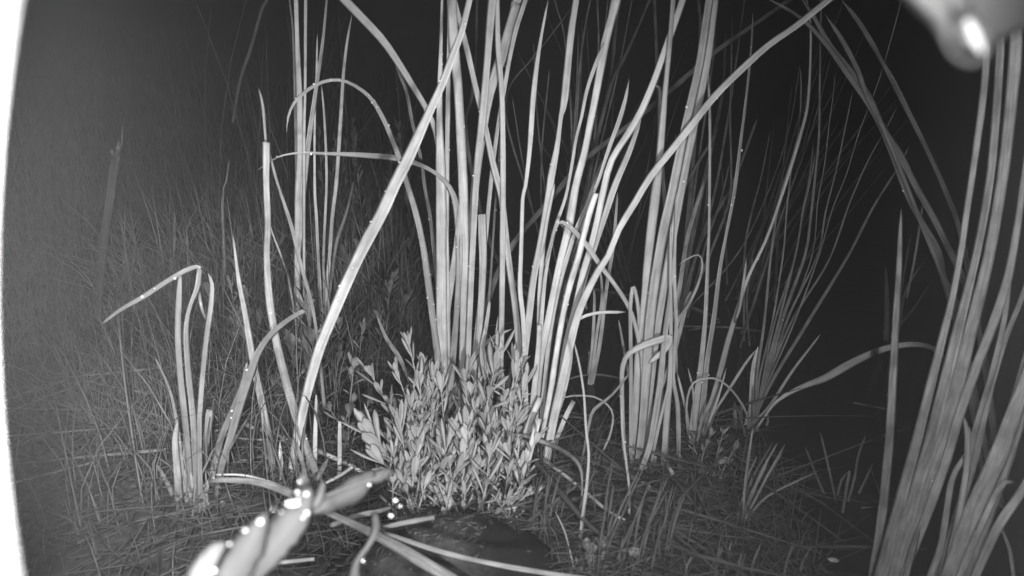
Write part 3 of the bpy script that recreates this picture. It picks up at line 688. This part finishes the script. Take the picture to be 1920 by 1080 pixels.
lying('fallen_cattail', 'arched leaf bending right out of the foot of the herbs', '925,818,5 960,813,8 1000,822,9 1051,842,9 1085,864,9 1092,885,7 1091,930,6', 'p', M_DIMMED, lift=.05, arch=.01, cat='leaf', seed=11)
lying('fallen_straw', 'straight stem lying right from the middle fan toward the wide bundle', '1057,819,10 1110,848,10 1170,883,10 1221,916,9', lift=.012, seed=12, mat=M_DIMMED)
lying('fallen_straw', 'thick fallen stem running down right from the foot of the middle fan', '1000,860,10 1025,892,12 1047,920,14 1070,946,13 1100,980,10 1138,1012,8', lift=.03, seed=13, mat=M_STRAW)
lying('fallen_straw', 'thin stem lying beside the thick one from the foot of the middle fan', '1007,853,7 1063,894,8 1110,932,7 1140,960,7 1172,975,5', lift=.02, seed=14, mat=M_LEAF)
lying('fallen_straw', 'short stem piece low beside the thick fallen stem', '992,892,8 1020,915,8 1049,940,7', lift=.02, seed=15)
lying('fallen_straw', 'fine long straw lying right across the muddy shore', '1107,929,3 1173,941,4 1260,960,4 1340,972,3', lift=.008, seed=16)
lying('fallen_straw', 'stem slanting down right at the foot of the wide bundle', '1183,777,8 1213,813,9 1240,853,10 1262,890,9', lift=.015, seed=17, mat=M_LEAF)
lying('fallen_straw', 'faint stem lying along the shore below the small herb', '1270,930,9 1330,965,9 1400,1000,8', lift=.006, seed=18)
lying('fallen_straw', 'dim straw at bottom centre pointing at the small leaf', '1105,1012,7 1140,1022,7 1178,1036,5', lift=.012, seed=19)
lying('fallen_straw', 'thin stem slanting up right on the mud to a small stub', '1270,1050,4 1330,1000,4 1378,957,5', lift=.02, seed=20)
lying('fallen_straw', 'stubby pale stem under the bright sprig at bottom left', '440,1062,10 520,1055,10 590,1048,8', lift=.03, seed=21, mat=M_DIMMED)
lying('fallen_straw', 'short pale stick beside the bright sprig tip', '612,905,6 640,890,7 661,875,8', lift=.03, seed=22, mat=M_LEAF)
for i, (s, lab) in enumerate((
        ('700,515,3 730,519,5 765,522,5 795,526,4', 'thin floating stem left of the tall bright clump'),
        ('880,483,4 913,487,5 955,500,5 993,512,4', 'upper of two thin stems floating behind the tall clump'),
        ('890,503,5 930,515,5 990,537,5', 'lower of two thin stems floating behind the tall clump'),
        ('1075,535,5 1140,547,6 1197,557,6', 'floating stem behind the folded leaf'),
        ('1250,562,5 1290,574,6 1333,590,5 1348,600,3', 'floating stem right behind the wide bundle'),
        ('1255,610,4 1300,612,4 1360,613,4 1410,617,5 1433,625,5', 'long thin floating stem behind the pale rush stalks'),
        ('1600,755,3 1662,767,3', 'tiny faint straw alone on dark water near the single leaf'),
        ('1040,720,5 1085,705,4 1125,702,4 1165,710,4', 'thin stem arching on the water behind the middle fan'),
        ('1290,620,3 1325,612,4 1350,603,3', 'tiny twig floating beside the long thin floating stem'),
        ('1030,782,6 1060,780,7 1098,784,5', 'short straw floating at the right foot of the middle fan'),
        ('1615,952,3 1660,949,3', 'tiny faint straw right of the dark sedge'),)):
    lying('floating_straw', lab, s, 'c', M_DIM, lift=.003, seed=30 + i)
def arched(name, label, s, base, seed, mat=None, lean=0, drops=0, cat='rush'):
    s = ' '.join('%s,%s,%.1f' % (q.split(',')[0], q.split(',')[1], float(q.split(',')[2]) * .8) for q in s.split())
    clump(name, base, label, cat, [(W3(s), 'p', drops, {'lean': lean, 'bow': 0})], seed=seed, mat=mat or M_DIMMED, part='leaf')
arched('thin_rush', 'thin knobbly upright stem in front of the wide bundle near the middle', '1087,1042,9 1090,990,9 1098,929,8 1102,890,7 1104,850,6 1099,803,6 1095,740,5 1087,687,5 1077,643,4', (1087, 1042), 201, lean=.35)
arched('thin_rush', 'very thin arching stem looping over the water right of the middle fan', '1118,880,4 1126,853,5 1142,822,5 1150,781,5 1139,759,4 1114,744,4 1073,742,4 1047,749,3', (1118, 880), 202, lean=0)
arched('thin_rush', 'bent stem leaning up right beside the folded leaf', '1090,870,6 1098,830,6 1106,790,7 1114,768,8 1148,740,6 1180,700,5', (1090, 870), 203, mat=M_DIM)
arched('thin_rush', 'slim stem rising in front of the wide bundle from the mud', '1178,990,5 1180,920,6 1168,820,6 1165,760,5', (1178, 990), 204, lean=.3)
arched('thin_rush', 'broken leaf stub with pointed tip standing left of the leafy herbs', '766,712,6 750,672,11 725,635,10 706,590,4', (760, 760), 205)
arched('thin_rush', 'thin curved blade at the bottom edge right of the dark stone', '1075,1060,4 1060,1000,4 1042,960,3', (1075, 1060), 206, lean=.2)

# ------------------------------------------------------------------ herbs
def herb(name, label, cat, stems, seed, leaf_px=(30, 11), mat=None, group=None, density=1.0, lean=(0, .3), stemw=4, drops=0, dy=0):
    """stems: (bx, by, tx, ty[, k])"""
    rnd = random.Random(seed)
    b0 = on_ground(stems[0][0], stems[0][1]); b0.y += dy
    root = thing(name, b0, label, cat, group)
    for st in stems:
        bx, by, tx, ty = st[:4]; k = st[4] if len(st) > 4 else 1.0
        b = on_ground(bx, by); b.y += dy
        ln = rnd.uniform(*lean)
        mx_, my_ = (bx + tx) / 2 + rnd.uniform(-10, 10), (by + ty) / 2
        pts = catmull([(bx, by + 10, stemw * 1.2), (mx_, my_, stemw), (tx, ty, stemw * .5)], 10)
        C = [plane_pt(x, y, b.y, ln) for x, y, w in pts]
        ds = [c.y * cP - (c.z - CAM_H) * sP for c in C]
        V, F, UV = ribbon(C, [.5 * p[2] * d / FPX for p, d in zip(pts, ds)], 0, 0, -.5, .002)
        so = mesh_obj('stem', V, F, mat or M_HERB, root, UV)
        LV, LF, LU = [], [], []
        n = max(4, int(math.dist((bx, by), (tx, ty)) / 13 * density))
        ang = rnd.uniform(0, 6)
        for i in range(n + 5):
            t = .12 + .88 * min(1, i / n)
            f = t * (len(C) - 1); i0 = min(len(C) - 2, int(f)); fr = f - i0
            p = C[i0].lerp(C[i0 + 1], fr); T = (C[i0 + 1] - C[i0]).normalized()
            ang += 2.4 + rnd.uniform(-.3, .3)
            A = T.orthogonal().normalized(); A = Matrix.Rotation(ang, 3, T) @ A
            A = (A + Vector((0, -.35, 0))).normalized()
            up = rnd.uniform(.8, 2.0) if t < .85 else rnd.uniform(1.5, 3.2)
            D = (T * up + A).normalized()
            d = ds[i0]
            L = leaf_px[0] * k * d / FPX * rnd.uniform(.6, 1.25) * (1.05 - .35 * t)
            w = leaf_px[1] * k * d / FPX * rnd.uniform(.7, 1.15) * .5
            Bv = D.cross(A).normalized() if D.cross(A).length > 1e-4 else Vector((1, 0, 0))
            cl = []; wl = []
            curl = rnd.uniform(-.35, .45)
            m = 7
            for j in range(m):
                s = j / (m - 1)
                q = p + D * L * s + T * (curl * L * s * s * .5) + A * (-curl * L * s * s * .15)
                cl.append(q); wl.append(w * (.20 + .9 * math.sin(math.pi * min(1, s ** 1.6 * .88 + .03)) ** .8) if j < m - 1 else w * .22)
            # leaf blade facing outward from its stem
            nb = len(LV)
            for j in range(m):
                Tn = (cl[min(m - 1, j + 1)] - cl[max(0, j - 1)]).normalized()
                N = Bv.cross(Tn)
                for a, h in ((-1, 0), (-.5, -.22), (0, -.4), (.5, -.22), (1, 0), (0, -.5)):
                    LV.append(cl[j] + Bv * a * wl[j] + N * h * wl[j] * .8); LU.append((a * .5 + .5, j * .004))
            for j in range(m - 1):
                for q in range(6):
                    a_, b_ = nb + j * 6 + q, nb + j * 6 + (q + 1) % 6
                    LF.append((a_, b_, b_ + 6, a_ + 6))
        mesh_obj('foliage', LV, LF, mat or M_HERB, root, LU)
    return root
G_H = 'leafy herbs at the foot of the cattails'
def bed(n, x0, x1, y0, y1, h0, h1, k0, k1, seed, dx=35):
    r_ = random.Random(seed); o = []
    for i in range(n):
        x = x0 + (x1 - x0) * (i + r_.uniform(.1, .9)) / n; y = r_.uniform(y0, y1)
        o.append((x, y, x + r_.uniform(-dx, dx), y - r_.uniform(h0, h1), r_.uniform(k0, k1)))
    return o
herb('leafy_herb', 'pale leafy herb with the tallest spike left of the bright cattail clump', 'herb', [(800, 880, 768, 648, .9), (805, 885, 795, 690, 1.0), (790, 885, 745, 700, .9), (830, 880, 822, 720, .9)], 1, (52, 10), group=G_H)
herb('leafy_herb', 'leafy herb leaning left at the left end of the herb bed', 'herb', [(775, 890, 697, 705, 1.0), (780, 900, 730, 760, .9)], 2, (56, 10), group=G_H)
herb('leafy_herb', 'broad leaved herb at the lower left end of the herb bed', 'herb', [(770, 920, 705, 825, 1.3), (780, 930, 720, 870, 1.1)], 3, (66, 15), group=G_H, density=.8)
herb('leafy_herb', 'bright herb spike with large upright leaves in front of the cut cattail leaf', 'herb', [(905, 890, 932, 668, 1.15), (900, 880, 912, 705, 1.1), (885, 880, 880, 745, 1.1)], 4, (64, 12), group=G_H)
herb('leafy_herb', 'herb with curved leaves leaning right at the right end of the herb bed', 'herb', [(925, 900, 970, 700, 1.0), (935, 900, 968, 790, .9), (915, 900, 945, 750, 1.0)], 5, (62, 9), group=G_H)
herb('leafy_herb', 'herbs in the middle of the bed just below the tall bright clump', 'herb', bed(14, 750, 975, 870, 920, 80, 200, .9, 1.15, 61, 22), 6, (58, 10), group=G_H, density=.85)
herb('leafy_herb', 'dense leafy mat filling the front of the herb bed above the dark stone', 'herb', bed(24, 730, 990, 935, 982, 45, 130, .9, 1.25, 62, 30) + bed(18, 730, 975, 905, 945, 70, 140, .9, 1.25, 63, 30) + bed(13, 735, 985, 975, 998, 35, 85, .8, 1.1, 64, 40), 7, (56, 11), group=G_H, density=1.0)
herb('leafy_herb', 'dim herb spike behind the long slanting leaf', 'herb', [(585, 800, 578, 590, 1.5), (570, 790, 548, 660, 1.3)], 8, (46, 12), mat=M_DIM)
herb('leafy_herb', 'two small dim herbs with rounded leaves right of the long slanting leaf foot', 'herb', [(652, 850, 663, 690, 1.1), (650, 850, 620, 770, 1.0), (655, 850, 690, 760, .9)], 9, (36, 16), mat=M_DIM, density=.7)
herb('leafy_herb', 'small dark herb beside the pale rush stalks at the water edge', 'herb', [(1335, 900, 1355, 815, .8), (1325, 895, 1300, 835, .8), (1345, 900, 1375, 845, .8), (1310, 890, 1330, 820, .8), (1320, 900, 1345, 870, 1.0)], 10, (30, 12), mat=M_DIM)
herb('leafy_herb', 'small leaf pair poking up at the bottom edge right of the stone', 'herb', [(1100, 1085, 1105, 1040, 1.4), (1105, 1085, 1125, 1030, 1.2)], 11, (34, 18), density=.5, mat=M_DIM)
herb('leafy_herb', 'single rounded leaf sprout at the bottom edge further right', 'herb', [(1195, 1085, 1193, 1045, 1.3)], 12, (34, 18), density=.5, mat=M_DIM)
_b = []
rb = random.Random(5)
for i in range(28):
    x = rb.uniform(400, 790); y = rb.uniform(450, 640)
    _b.append((x, y, x + rb.uniform(-45, 60), y - rb.uniform(60, 150), rb.uniform(.6, 1.1)))
for i, g in enumerate((_b[:7], _b[7:14], _b[14:21], _b[21:])):
    herb('wild_shrub', ('dim leafy shrub in the left background behind the cut leaf', 'dim leafy shrub behind the arching droplet leaf', 'dim leafy shrub behind the long slanting leaf', 'dim leafy shrub at the edge of the dark water left of the bright clump')[i],
         'shrub', g, 40 + i, (44, 9), mat=M_DIM, lean=(-.1, .3), density=1.2)

rb = random.Random(15)
for lab, x0, x1, sd in (('low dim leafy weeds between the long slanting leaf and the herb bed', 620, 745, 71), ('low dim leafy weeds just left of the cut leaf', 420, 500, 72), ('low dim leafy weeds between the cut leaf and the thin tall rushes', 510, 610, 73)):
    g = []
    for i in range(7):
        x = rb.uniform(x0, x1); y = rb.uniform(640, 760)
        g.append((x, y, x + rb.uniform(-40, 40), y - rb.uniform(60, 140), rb.uniform(.7, 1.1)))
    herb('leafy_weed', lab, 'weed', g, sd, (42, 10), mat=M_DIM, lean=(-.1, .3), stemw=3)
for lab, x0, x1 in (('tall faint bush in the background under the arching droplet leaf', 590, 700), ('tall faint bush in the background just left of the bright clump', 690, 800)):
    g = []
    for i in range(9):
        x = rb.uniform(x0, x1); y = rb.uniform(470, 540)
        g.append((x, y, x + rb.uniform(-60, 60), y - rb.uniform(130, 300), rb.uniform(.5, .8)))
    herb('wild_shrub', lab, 'shrub', g, int(x0), (42, 8), mat=M_DIM, lean=(-.1, .3), density=1.3, stemw=3)

# ------------------------------------------------------------------ uncountable cover
def scatter(name, label, count, region, hgt, wid, mat, seed, lie=False, curve=.4):
    rnd = random.Random(seed); V = []; F = []; UV = []
    k = 0; tries = 0
    while k < count and tries < count * 12:
        tries += 1
        x, y = region(rnd)
        if shore_dist(x, y) < -.01: continue
        k += 1
        g = ground(x, y)
        p = Vector((x, y, g + (rnd.uniform(0, .018) if lie else -.003)))
        a = rnd.uniform(0, 2 * math.pi)
        H = rnd.uniform(*hgt); w = rnd.uniform(*wid) * .5
        hd = Vector((math.cos(a), math.sin(a), 0))
        b = rnd.uniform(0, curve)
        sd = Vector((-hd.y, hd.x, 0)); sd = (sd + Vector((rnd.uniform(-.5, .5), rnd.uniform(-.5, .5), 0))).normalized()
        if not lie and rnd.random() < .6: sd = Vector((1, rnd.uniform(-.4, .4), 0)).normalized()
        nb = len(V); m = 5
        tilt = rnd.uniform(-.06, .22) if lie else 0
        cr = rnd.uniform(-.25, .25)
        for j in range(m):
            s = j / (m - 1)
            if lie:
                q = p + hd * H * s + sd * (cr * H * s * s) + Vector((0, 0, tilt * H * s))
                q.z = max(q.z, ground(q.x, q.y) + .001) if j == m - 1 else q.z
            else:
                q = p + hd * (b * H * s * s) + Vector((0, 0, H * s * (1 - .35 * b * s)))
            ww = w * (1 - .8 * s ** 2)
            if lie:
                V += [q - sd * ww, q + Vector((0, 0, ww * .9)), q + sd * ww]
            else:
                V += [q - sd * ww, q + hd * ww * .5, q + sd * ww]
            UV += [(0, s * H), (.5, s * H), (1, s * H)]
        for j in range(m - 1):
            for c in range(3):
                a_, b_ = nb + j * 3 + c, nb + j * 3 + (c + 1) % 3
                F.append((a_, b_, b_ + 3, a_ + 3))
    o = mesh_obj(name, V, F, mat, None, UV)
    return tag(o, label, 'ground cover', None, 'stuff')
def clumpy(x0, x1, y0, y1, sc=5, th=-.05, seed=0):
    def f(r):
        for _ in range(12):
            x, y = r.uniform(x0, x1), r.uniform(y0, y1)
            if noise.noise(Vector((x * sc, y * sc, seed))) > th + r.uniform(-.25, .1): return x, y
        return x, y
    return f
scatter('grass', 'soft dim grass covering the bank at the left', 5600, clumpy(-1.7, -.16, .42, 2.3), (.05, .20), (.0010, .0026), M_GRASS, 1, curve=.9)
scatter('tall_grass', 'taller grass fading into the haze in the left background', 2200, clumpy(-2.6, -.30, 1.2, 3.4, 3, .0, 5), (.15, .62), (.0016, .005), M_GRASS, 2, curve=.6)
scatter('matted_grass', 'fine matted grass between the left leaves and the herbs', 3800, clumpy(-.55, -.06, .55, 1.35, 8, .0, 9), (.02, .11), (.0006, .0018), M_DIM, 6, curve=1.3)
scatter('straw_litter', 'tangled straw litter covering the ground between the plants', 8500, lambda r: (min(.28, r.uniform(-.9, .10) if r.random() < .8 else r.uniform(0, .28)), r.uniform(.34, 1.3)), (.015, .09), (.0005, .0017), M_STRAW, 3, lie=True)
scatter('undergrowth', 'tangled undergrowth in the middle distance left of the bright clump', 4200, clumpy(-.68, -.12, .95, 2.1, 6, .0, 3), (.04, .24), (.0010, .0034), M_DIMMED, 9, curve=1.1)
scatter('dead_leaf_litter', 'long flattened dead leaves crossing on the shore', 95, lambda r: (r.uniform(-.12, .22), r.uniform(.38, .72)), (.06, .22), (.0022, .0050), M_STRAW, 10, lie=True)
scatter('dead_leaf_litter', 'long flattened dead leaves crossing on the left ground', 90, lambda r: (r.uniform(-.6, -.15), r.uniform(.5, 1.1)), (.06, .25), (.0022, .0055), M_DIM, 11, lie=True)
scatter('plant_crumbs', 'small rotting leaf crumbs and mud bits on the ground', 7000, lambda r: (r.uniform(-.6, .27), r.uniform(.34, .95)), (.003, .012), (.0015, .004), M_CRUMB, 7, lie=True)
scatter('short_grass', 'sparse short grass sprouting on the muddy shore', 1100, lambda r: (r.uniform(-.35, .27), r.uniform(.36, .85)), (.015, .06), (.0006, .0014), M_GRASS, 4, curve=.7)

def blades_from_px(name, label, cat, spots, seed, mat, h=(60, 150)):
    """thin upright blades standing along the lower edge, traced by their feet"""
    rnd = random.Random(seed); L = []
    for (x, y) in spots:
        hh = rnd.uniform(*h); dx = hh * rnd.uniform(.05, .45)
        L.append((x, y, x + dx, y - hh))
    for i, (x, y, tx, ty) in enumerate(L):
        pass
    b = on_ground(*spots[0])
    root = thing(name, b, label, cat)
    for (x, y, tx, ty) in L:
        g = on_ground(x, y)
        C, Wd, (V, F, UV) = blade_geo([(x, y + 8, 4), ((x + tx) / 2 - 4, (y + ty) / 2, 5), (tx, ty, 2)], g.y, rnd.uniform(.0, .3), 0, 'p', rnd)
        mesh_obj('blade', V, F, mat, root, UV)
    return root
rs = random.Random(8)
blades_from_px('grass_tuft', 'thin straight grass blades right of the herb bed below the middle fan', 'grass', [(rs.uniform(985, 1075), rs.uniform(985, 1030)) for _ in range(12)], 1, M_STRAW)
blades_from_px('grass_tuft', 'thin slanting grass blades on the mud below the wide bundle', 'grass', [(rs.uniform(1110, 1260), rs.uniform(1010, 1100)) for _ in range(20)], 2, M_STRAW, (80, 190))
blades_from_px('grass_tuft', 'few short dark blades along the bottom edge right of centre', 'grass', [(rs.uniform(1280, 1560), rs.uniform(1085, 1110)) for _ in range(12)], 3, M_GRASS, (40, 90))

# ------------------------------------------------------------------ dark stone at the bottom
def stone():
    c = on_ground(845, 1068)
    c = Vector((c.x, c.y - .012, .0))
    V = []; F = []; nu, nv = 64, 36
    for j in range(nv + 1):
        th = math.pi * .62 * j / nv
        for i in range(nu):
            ph = 2 * math.pi * i / nu
            n = Vector((math.sin(th) * math.cos(ph), math.sin(th) * math.sin(ph), math.cos(th)))
            r = 1 + .06 * noise.noise(n * 1.5 + Vector((4, 1, 2))) + .012 * noise.noise(n * 9)
            V.append(c + Vector((n.x * .098 * r, n.y * .070 * r, n.z * .074 * r)))
    for j in range(nv):
        for i in range(nu):
            a, b = j * nu + i, j * nu + (i + 1) % nu
            F.append((a, b, b + nu, a + nu))
    o = mesh_obj('stone', V, F, M_ROCK, None, origin=c)
    rg = random.Random(12); GV = []; GF = []
    for k in range(420):
        th = math.radians(rg.uniform(3, 75)); ph = rg.uniform(0, 2 * math.pi)
        n = Vector((math.sin(th) * math.cos(ph), math.sin(th) * math.sin(ph), math.cos(th)))
        if n.x > .25 and rg.random() < .9: continue
        rr = 1 + .06 * noise.noise(n * 1.5 + Vector((4, 1, 2))) + .012 * noise.noise(n * 9)
        p = c + Vector((n.x * .098 * rr, n.y * .070 * rr, n.z * .074 * rr)); a = n.orthogonal().normalized(); b = n.cross(a)
        a, b = a * math.cos(ph * 7) + b * math.sin(ph * 7), b * math.cos(ph * 7) - a * math.sin(ph * 7)
        L_, W_ = rg.uniform(.001, .006), rg.uniform(.0005, .0014); nb = len(GV)
        GV += [p - a * L_, p - b * W_, p + a * L_, p + b * W_, p + n * W_ * 1.2]
        GF += [(nb, nb + 1, nb + 4), (nb + 1, nb + 2, nb + 4), (nb + 2, nb + 3, nb + 4), (nb + 3, nb, nb + 4)]
    tag(mesh_obj('dirt_crumbs', GV, GF, M_STRAW, o, [(.5, i * .001) for i in range(len(GV))], smooth=False), kind='stuff')
    tag(o, 'smooth dark rounded stone with dirt on its left side at the bottom edge', 'stone')
stone()
def pebble(px, py, r, label):
    rnd = random.Random(int(px))
    import bmesh
    bm = bmesh.new(); bmesh.ops.create_icosphere(bm, subdivisions=2, radius=r)
    for v in bm.verts:
        v.co *= 1 + .3 * noise.noise(v.co * 300); v.co.z *= .45; v.co.x *= 1.6
    me = bpy.data.meshes.new('floating_seed'); bm.to_mesh(me); bm.free(); me.materials.append(M_DRY)
    o = bpy.data.objects.new('floating_seed', me); COL.objects.link(o); o.location = on_ground(px, py) + Vector((0, 0, r * .2))
    tag(o, label, 'seed')
pebble(1483, 1017, .0022, 'tiny bright speck floating on dark water at lower right')
pebble(1562, 1051, .0028, 'small pale flat speck floating near the bottom edge')
pebble(1505, 1022, .0015, 'dim tiny speck just right of the bright floating speck')

# ------------------------------------------------------------------ bright wet sprig close to the lens
def sprig():
    b = at_depth(380, 1120, .15)
    root = thing('wet_sprig', b, 'bright blurred wet sprig with thick leaves and water drops close to the lens', 'sprig')
    rnd_ = random.Random(77)
    def lobe(s, d0, d1, mat=M_SPRIG, cup=-.3, name='leaf', label=None):
        S = catmull(W3(s), 14); C = []; Wd = []
        for i, (x, y, w) in enumerate(S):
            t = i / (len(S) - 1); d = d0 + (d1 - d0) * t
            k = 1 + .22 * noise.noise(Vector((i * .7, x * .01, d * 40)))
            C.append(at_depth(x, y, d)); Wd.append(.5 * w * k * d / FPX)
        V, F, UV = ribbon(C, Wd, rnd_.uniform(-.35, .35), .5, cup, .004)
        o = mesh_obj(name, V, F, mat, root, UV)
        if label: o['label'] = label
        return o, C, Wd
    def drop(o, x, y, d, rpx, sx=1.0):
        r = rpx * d / FPX
        q = bpy.data.objects.new('droplet', droplet_mesh()); COL.objects.link(q)
        q.parent = o; q.location = at_depth(x, y, d) - ROOTLOC[o.name]; q.scale = (r * sx, r * .6, r * 1.1)
    lobe('340,1200,22 400,1110,22 470,1040,20 540,975,18 600,935,12 680,905,9 740,885,6', .150, .215, name='stem', mat=M_SPRIG)
    a, *_ = lobe('360,1180,40 372,1110,60 392,1060,62 412,1030,44 425,1018,14', .145, .150)
    c, *_ = lobe('410,1150,60 432,1085,72 455,1040,72 475,1003,56 490,978,30 497,962,12', .146, .152)
    e, *_ = lobe('470,1085,30 503,1035,66 530,1000,74 556,965,66 572,935,44 580,915,18', .156, .165)
    f, *_ = lobe('560,945,26 566,920,30 568,900,24 566,888,10', .166, .170)
    g, *_ = lobe('585,960,14 610,945,38 650,925,54 680,905,46 700,885,18', .215, .235, M_WETDIM)
    h, *_ = lobe('690,900,16 705,895,26 722,888,22 732,880,8', .235, .24, M_WETDIM)
    k, *_ = lobe('580,960,10 596,938,20 604,915,16 606,902,6', .18, .185, M_WETDIM)
    l, *_ = lobe('702,960,12 705,985,17 700,1005,14 685,1030,11 668,1055,16 662,1090,26 655,1120,20', .22, .20, M_WETDIM, label='drooping curled leaf')
    for x, y, d, r, sx in ((487, 978, .148, 9, 1), (548, 944, .158, 11, 1.9), (575, 962, .158, 6.5, 1), (568, 971, .158, 4, 1), (557, 923, .160, 5, 1), (574, 926, .160, 6, 1),
                           (562, 903, .163, 4, 1), (459, 994, .146, 6, 1), (400, 1070, .143, 8, 1), (430, 1020, .143, 5, 1), (512, 955, .15, 3, 1), (527, 960, .152, 3, 1), (559, 934, .16, 4, 1)):
        drop(e, x, y, d - .003, r * .68, sx)
    for x, y, r in ((608, 911, 3), (692, 909, 3), (741, 938, 3.5), (733, 967, 4), (750, 949, 2.5), (668, 1050, 3), (681, 1052, 3)):
        drop(h, x, y, .21, r)
sprig()

# ------------------------------------------------------------------ camera housing: curved white rim at left, mounting clip at upper right
def housing():
    root = thing('camera_housing', (-.075, .05, CAM_H), 'overexposed white curved rim of the camera housing along the left edge', 'camera housing')
    zf = .085; fw = Vector((0, cP, -sP)); up = Vector((0, sP, cP)); rt = Vector((1, 0, 0))
    ox = (2919 - 960) / FPX * (zf + .0015); Rr = 2941 / FPX * (zf + .0015) - .0025
    V = []; F = []; n = 200
    for i in range(n + 1):
        a = math.pi + (i / n - .5) * 1.0
        for (r, z) in ((Rr, zf), (Rr + .0025, zf + .0015), (Rr + .006, zf), (Rr + .006, -.04), (Rr, -.04), (Rr, zf * .5)):
            V.append(EYE + rt * (ox + r * math.cos(a)) + up * (r * math.sin(a)) + fw * z)
    for i in range(n):
        for k in range(6):
            a, b = i * 6 + k, i * 6 + (k + 1) % 6
            F.append((a, b, b + 6, a + 6))
    F.append(tuple(range(5, -1, -1))); F.append(tuple(n * 6 + k for k in range(6)))
    mesh_obj('rim', V, F, M_HOUSING, root)
    # small lower lip, just touching the bottom edge of the view
    V = []; F = []; n = 24
    for i in range(n + 1):
        a = (i / n - .5) * 1.2
        for (r, z) in ((.055, .22), (.0555, .2205), (.0555, .20), (.055, .20)):
            x = (1560 - 960) / FPX * .22 + math.sin(a) * r
            y = -(1075 - 540) / FPX * .22 - .0555 + math.cos(a) * r
            V.append(EYE + rt * x + up * y + fw * z)
    for i in range(n):
        for k in range(4):
            a, b = i * 4 + k, i * 4 + (k + 1) % 4
            F.append((a, b, b + 4, a + 4))
    F.append((3, 2, 1, 0)); F.append(tuple(n * 4 + k for k in range(4)))
    mesh_obj('lower_lip', V, F, M_HOUSING, root)
housing()
def clip_block():
    d = .072
    root = thing('mounting_clip', at_depth(1900, 20, d), 'blurred pale mounting clip in the top right corner with an added glowing highlight', 'lamp')
    out = [(1630, -140), (1664, -42), (1700, 2), (1744, 46), (1770, 84), (1790, 97), (1832, 95), (1872, 80), (1945, 50), (2060, 0), (2100, -140)]
    V = []; F = []; n = len(out)
    cx, cy = 1880, -20
    for dd, sc in ((d + .03, 1), (d + .001, 1), (d, .97), (d - .0012, .90)):
        for x, y in out:
            if dd > d + .01:
                q = at_depth(cx + (x - cx) * .6 + 60, cy + (y - cy) * .6 - 60, dd)
            else:
                q = at_depth(cx + (x - cx) * sc, cy + (y - cy) * sc, dd)
            V.append(q)
    for j in range(3):
        for i in range(n):
            a, b = j * n + i, j * n + (i + 1) % n
            F.append((a, b, b + n, a + n))
    F.append(tuple(range(n))); F.append(tuple(3 * n + i for i in range(n - 1, -1, -1)))
    mesh_obj('body', V, F, M_BLOCK, root, smooth=False)
    # raised collar and glowing highlight
    def ell(cx, cy, a, b, rot, depth, bulge, mat, name, hole=0):
        V = []; F = []; n = 32; m = 8
        for j in range(m + 1):
            s = j / m
            for i in range(n):
                t = 2 * math.pi * i / n
                if hole:
                    rr_ = 1 + hole * math.cos(s * 2 * math.pi) ; zz = math.sin(s * 2 * math.pi) * bulge
                else:
                    rr_ = math.cos(s * math.pi / 2 * .98); zz = math.sin(s * math.pi / 2) * bulge
                ex, ey = math.cos(t) * a * rr_, math.sin(t) * b * rr_
                V.append(at_depth(cx + ex * math.cos(rot) - ey * math.sin(rot), cy + ex * math.sin(rot) + ey * math.cos(rot), depth - zz))
        for j in range(m):
            for i in range(n):
                F.append((j * n + i, j * n + (i + 1) % n, (j + 1) * n + (i + 1) % n, (j + 1) * n + i))
        return mesh_obj(name, V, F, mat, root)
    m, t, p = new_mat('highlight_glow')
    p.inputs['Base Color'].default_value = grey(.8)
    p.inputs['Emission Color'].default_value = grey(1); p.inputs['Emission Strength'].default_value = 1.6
    md, _a, _b2 = simple_mat('dark_recess', .18, .5)
    ell(1800, 62, 16, 38, -.35, d - .0016, .0004, md, 'recess')
    ell(1828, 68, 9, 34, -.42, d - .0020, .0016, m, 'screw_highlight')  # emission imitates a shine on the screw head, no lamp here
    ell(1812, 66, 42, 56, -.4, d - .0012, .0007, M_BLOCK, 'collar', hole=.12)
    ell(1800, 5, 26, 30, 0, d - .0012, .0020, M_BLOCK, 'screw_cap')
clip_block()

# ------------------------------------------------------------------ even haze added to imitate the glare veil of the dome
def haze():
    x0, x1, y0, y1, z0, z1 = -5, 5, -1.2, 9, -1.3, 1.6
    V = [(x, y, z) for z in (z0, z1) for y in (y0, y1) for x in (x0, x1)]
    F = [(0, 2, 3, 1), (4, 5, 7, 6), (0, 1, 5, 4), (2, 6, 7, 3), (0, 4, 6, 2), (1, 3, 7, 5)]
    m = bpy.data.materials.new('haze'); m.use_nodes = True
    t = m.node_tree; t.nodes.remove(t.nodes['Principled BSDF'])
    v = t.nodes.new('ShaderNodeVolumePrincipled')
    v.inputs['Color'].default_value = grey(.9); v.inputs['Density'].default_value = HAZE_D
    v.inputs['Anisotropy'].default_value = 0
    t.links.new(v.outputs[0], t.nodes['Material Output'].inputs['Volume'])
    o = mesh_obj('haze', V, F, m, smooth=False)
    tag(o, kind='stuff', label='thin even haze added to veil the view like dome glare', cat='haze')
HAZE_D = .034
haze()
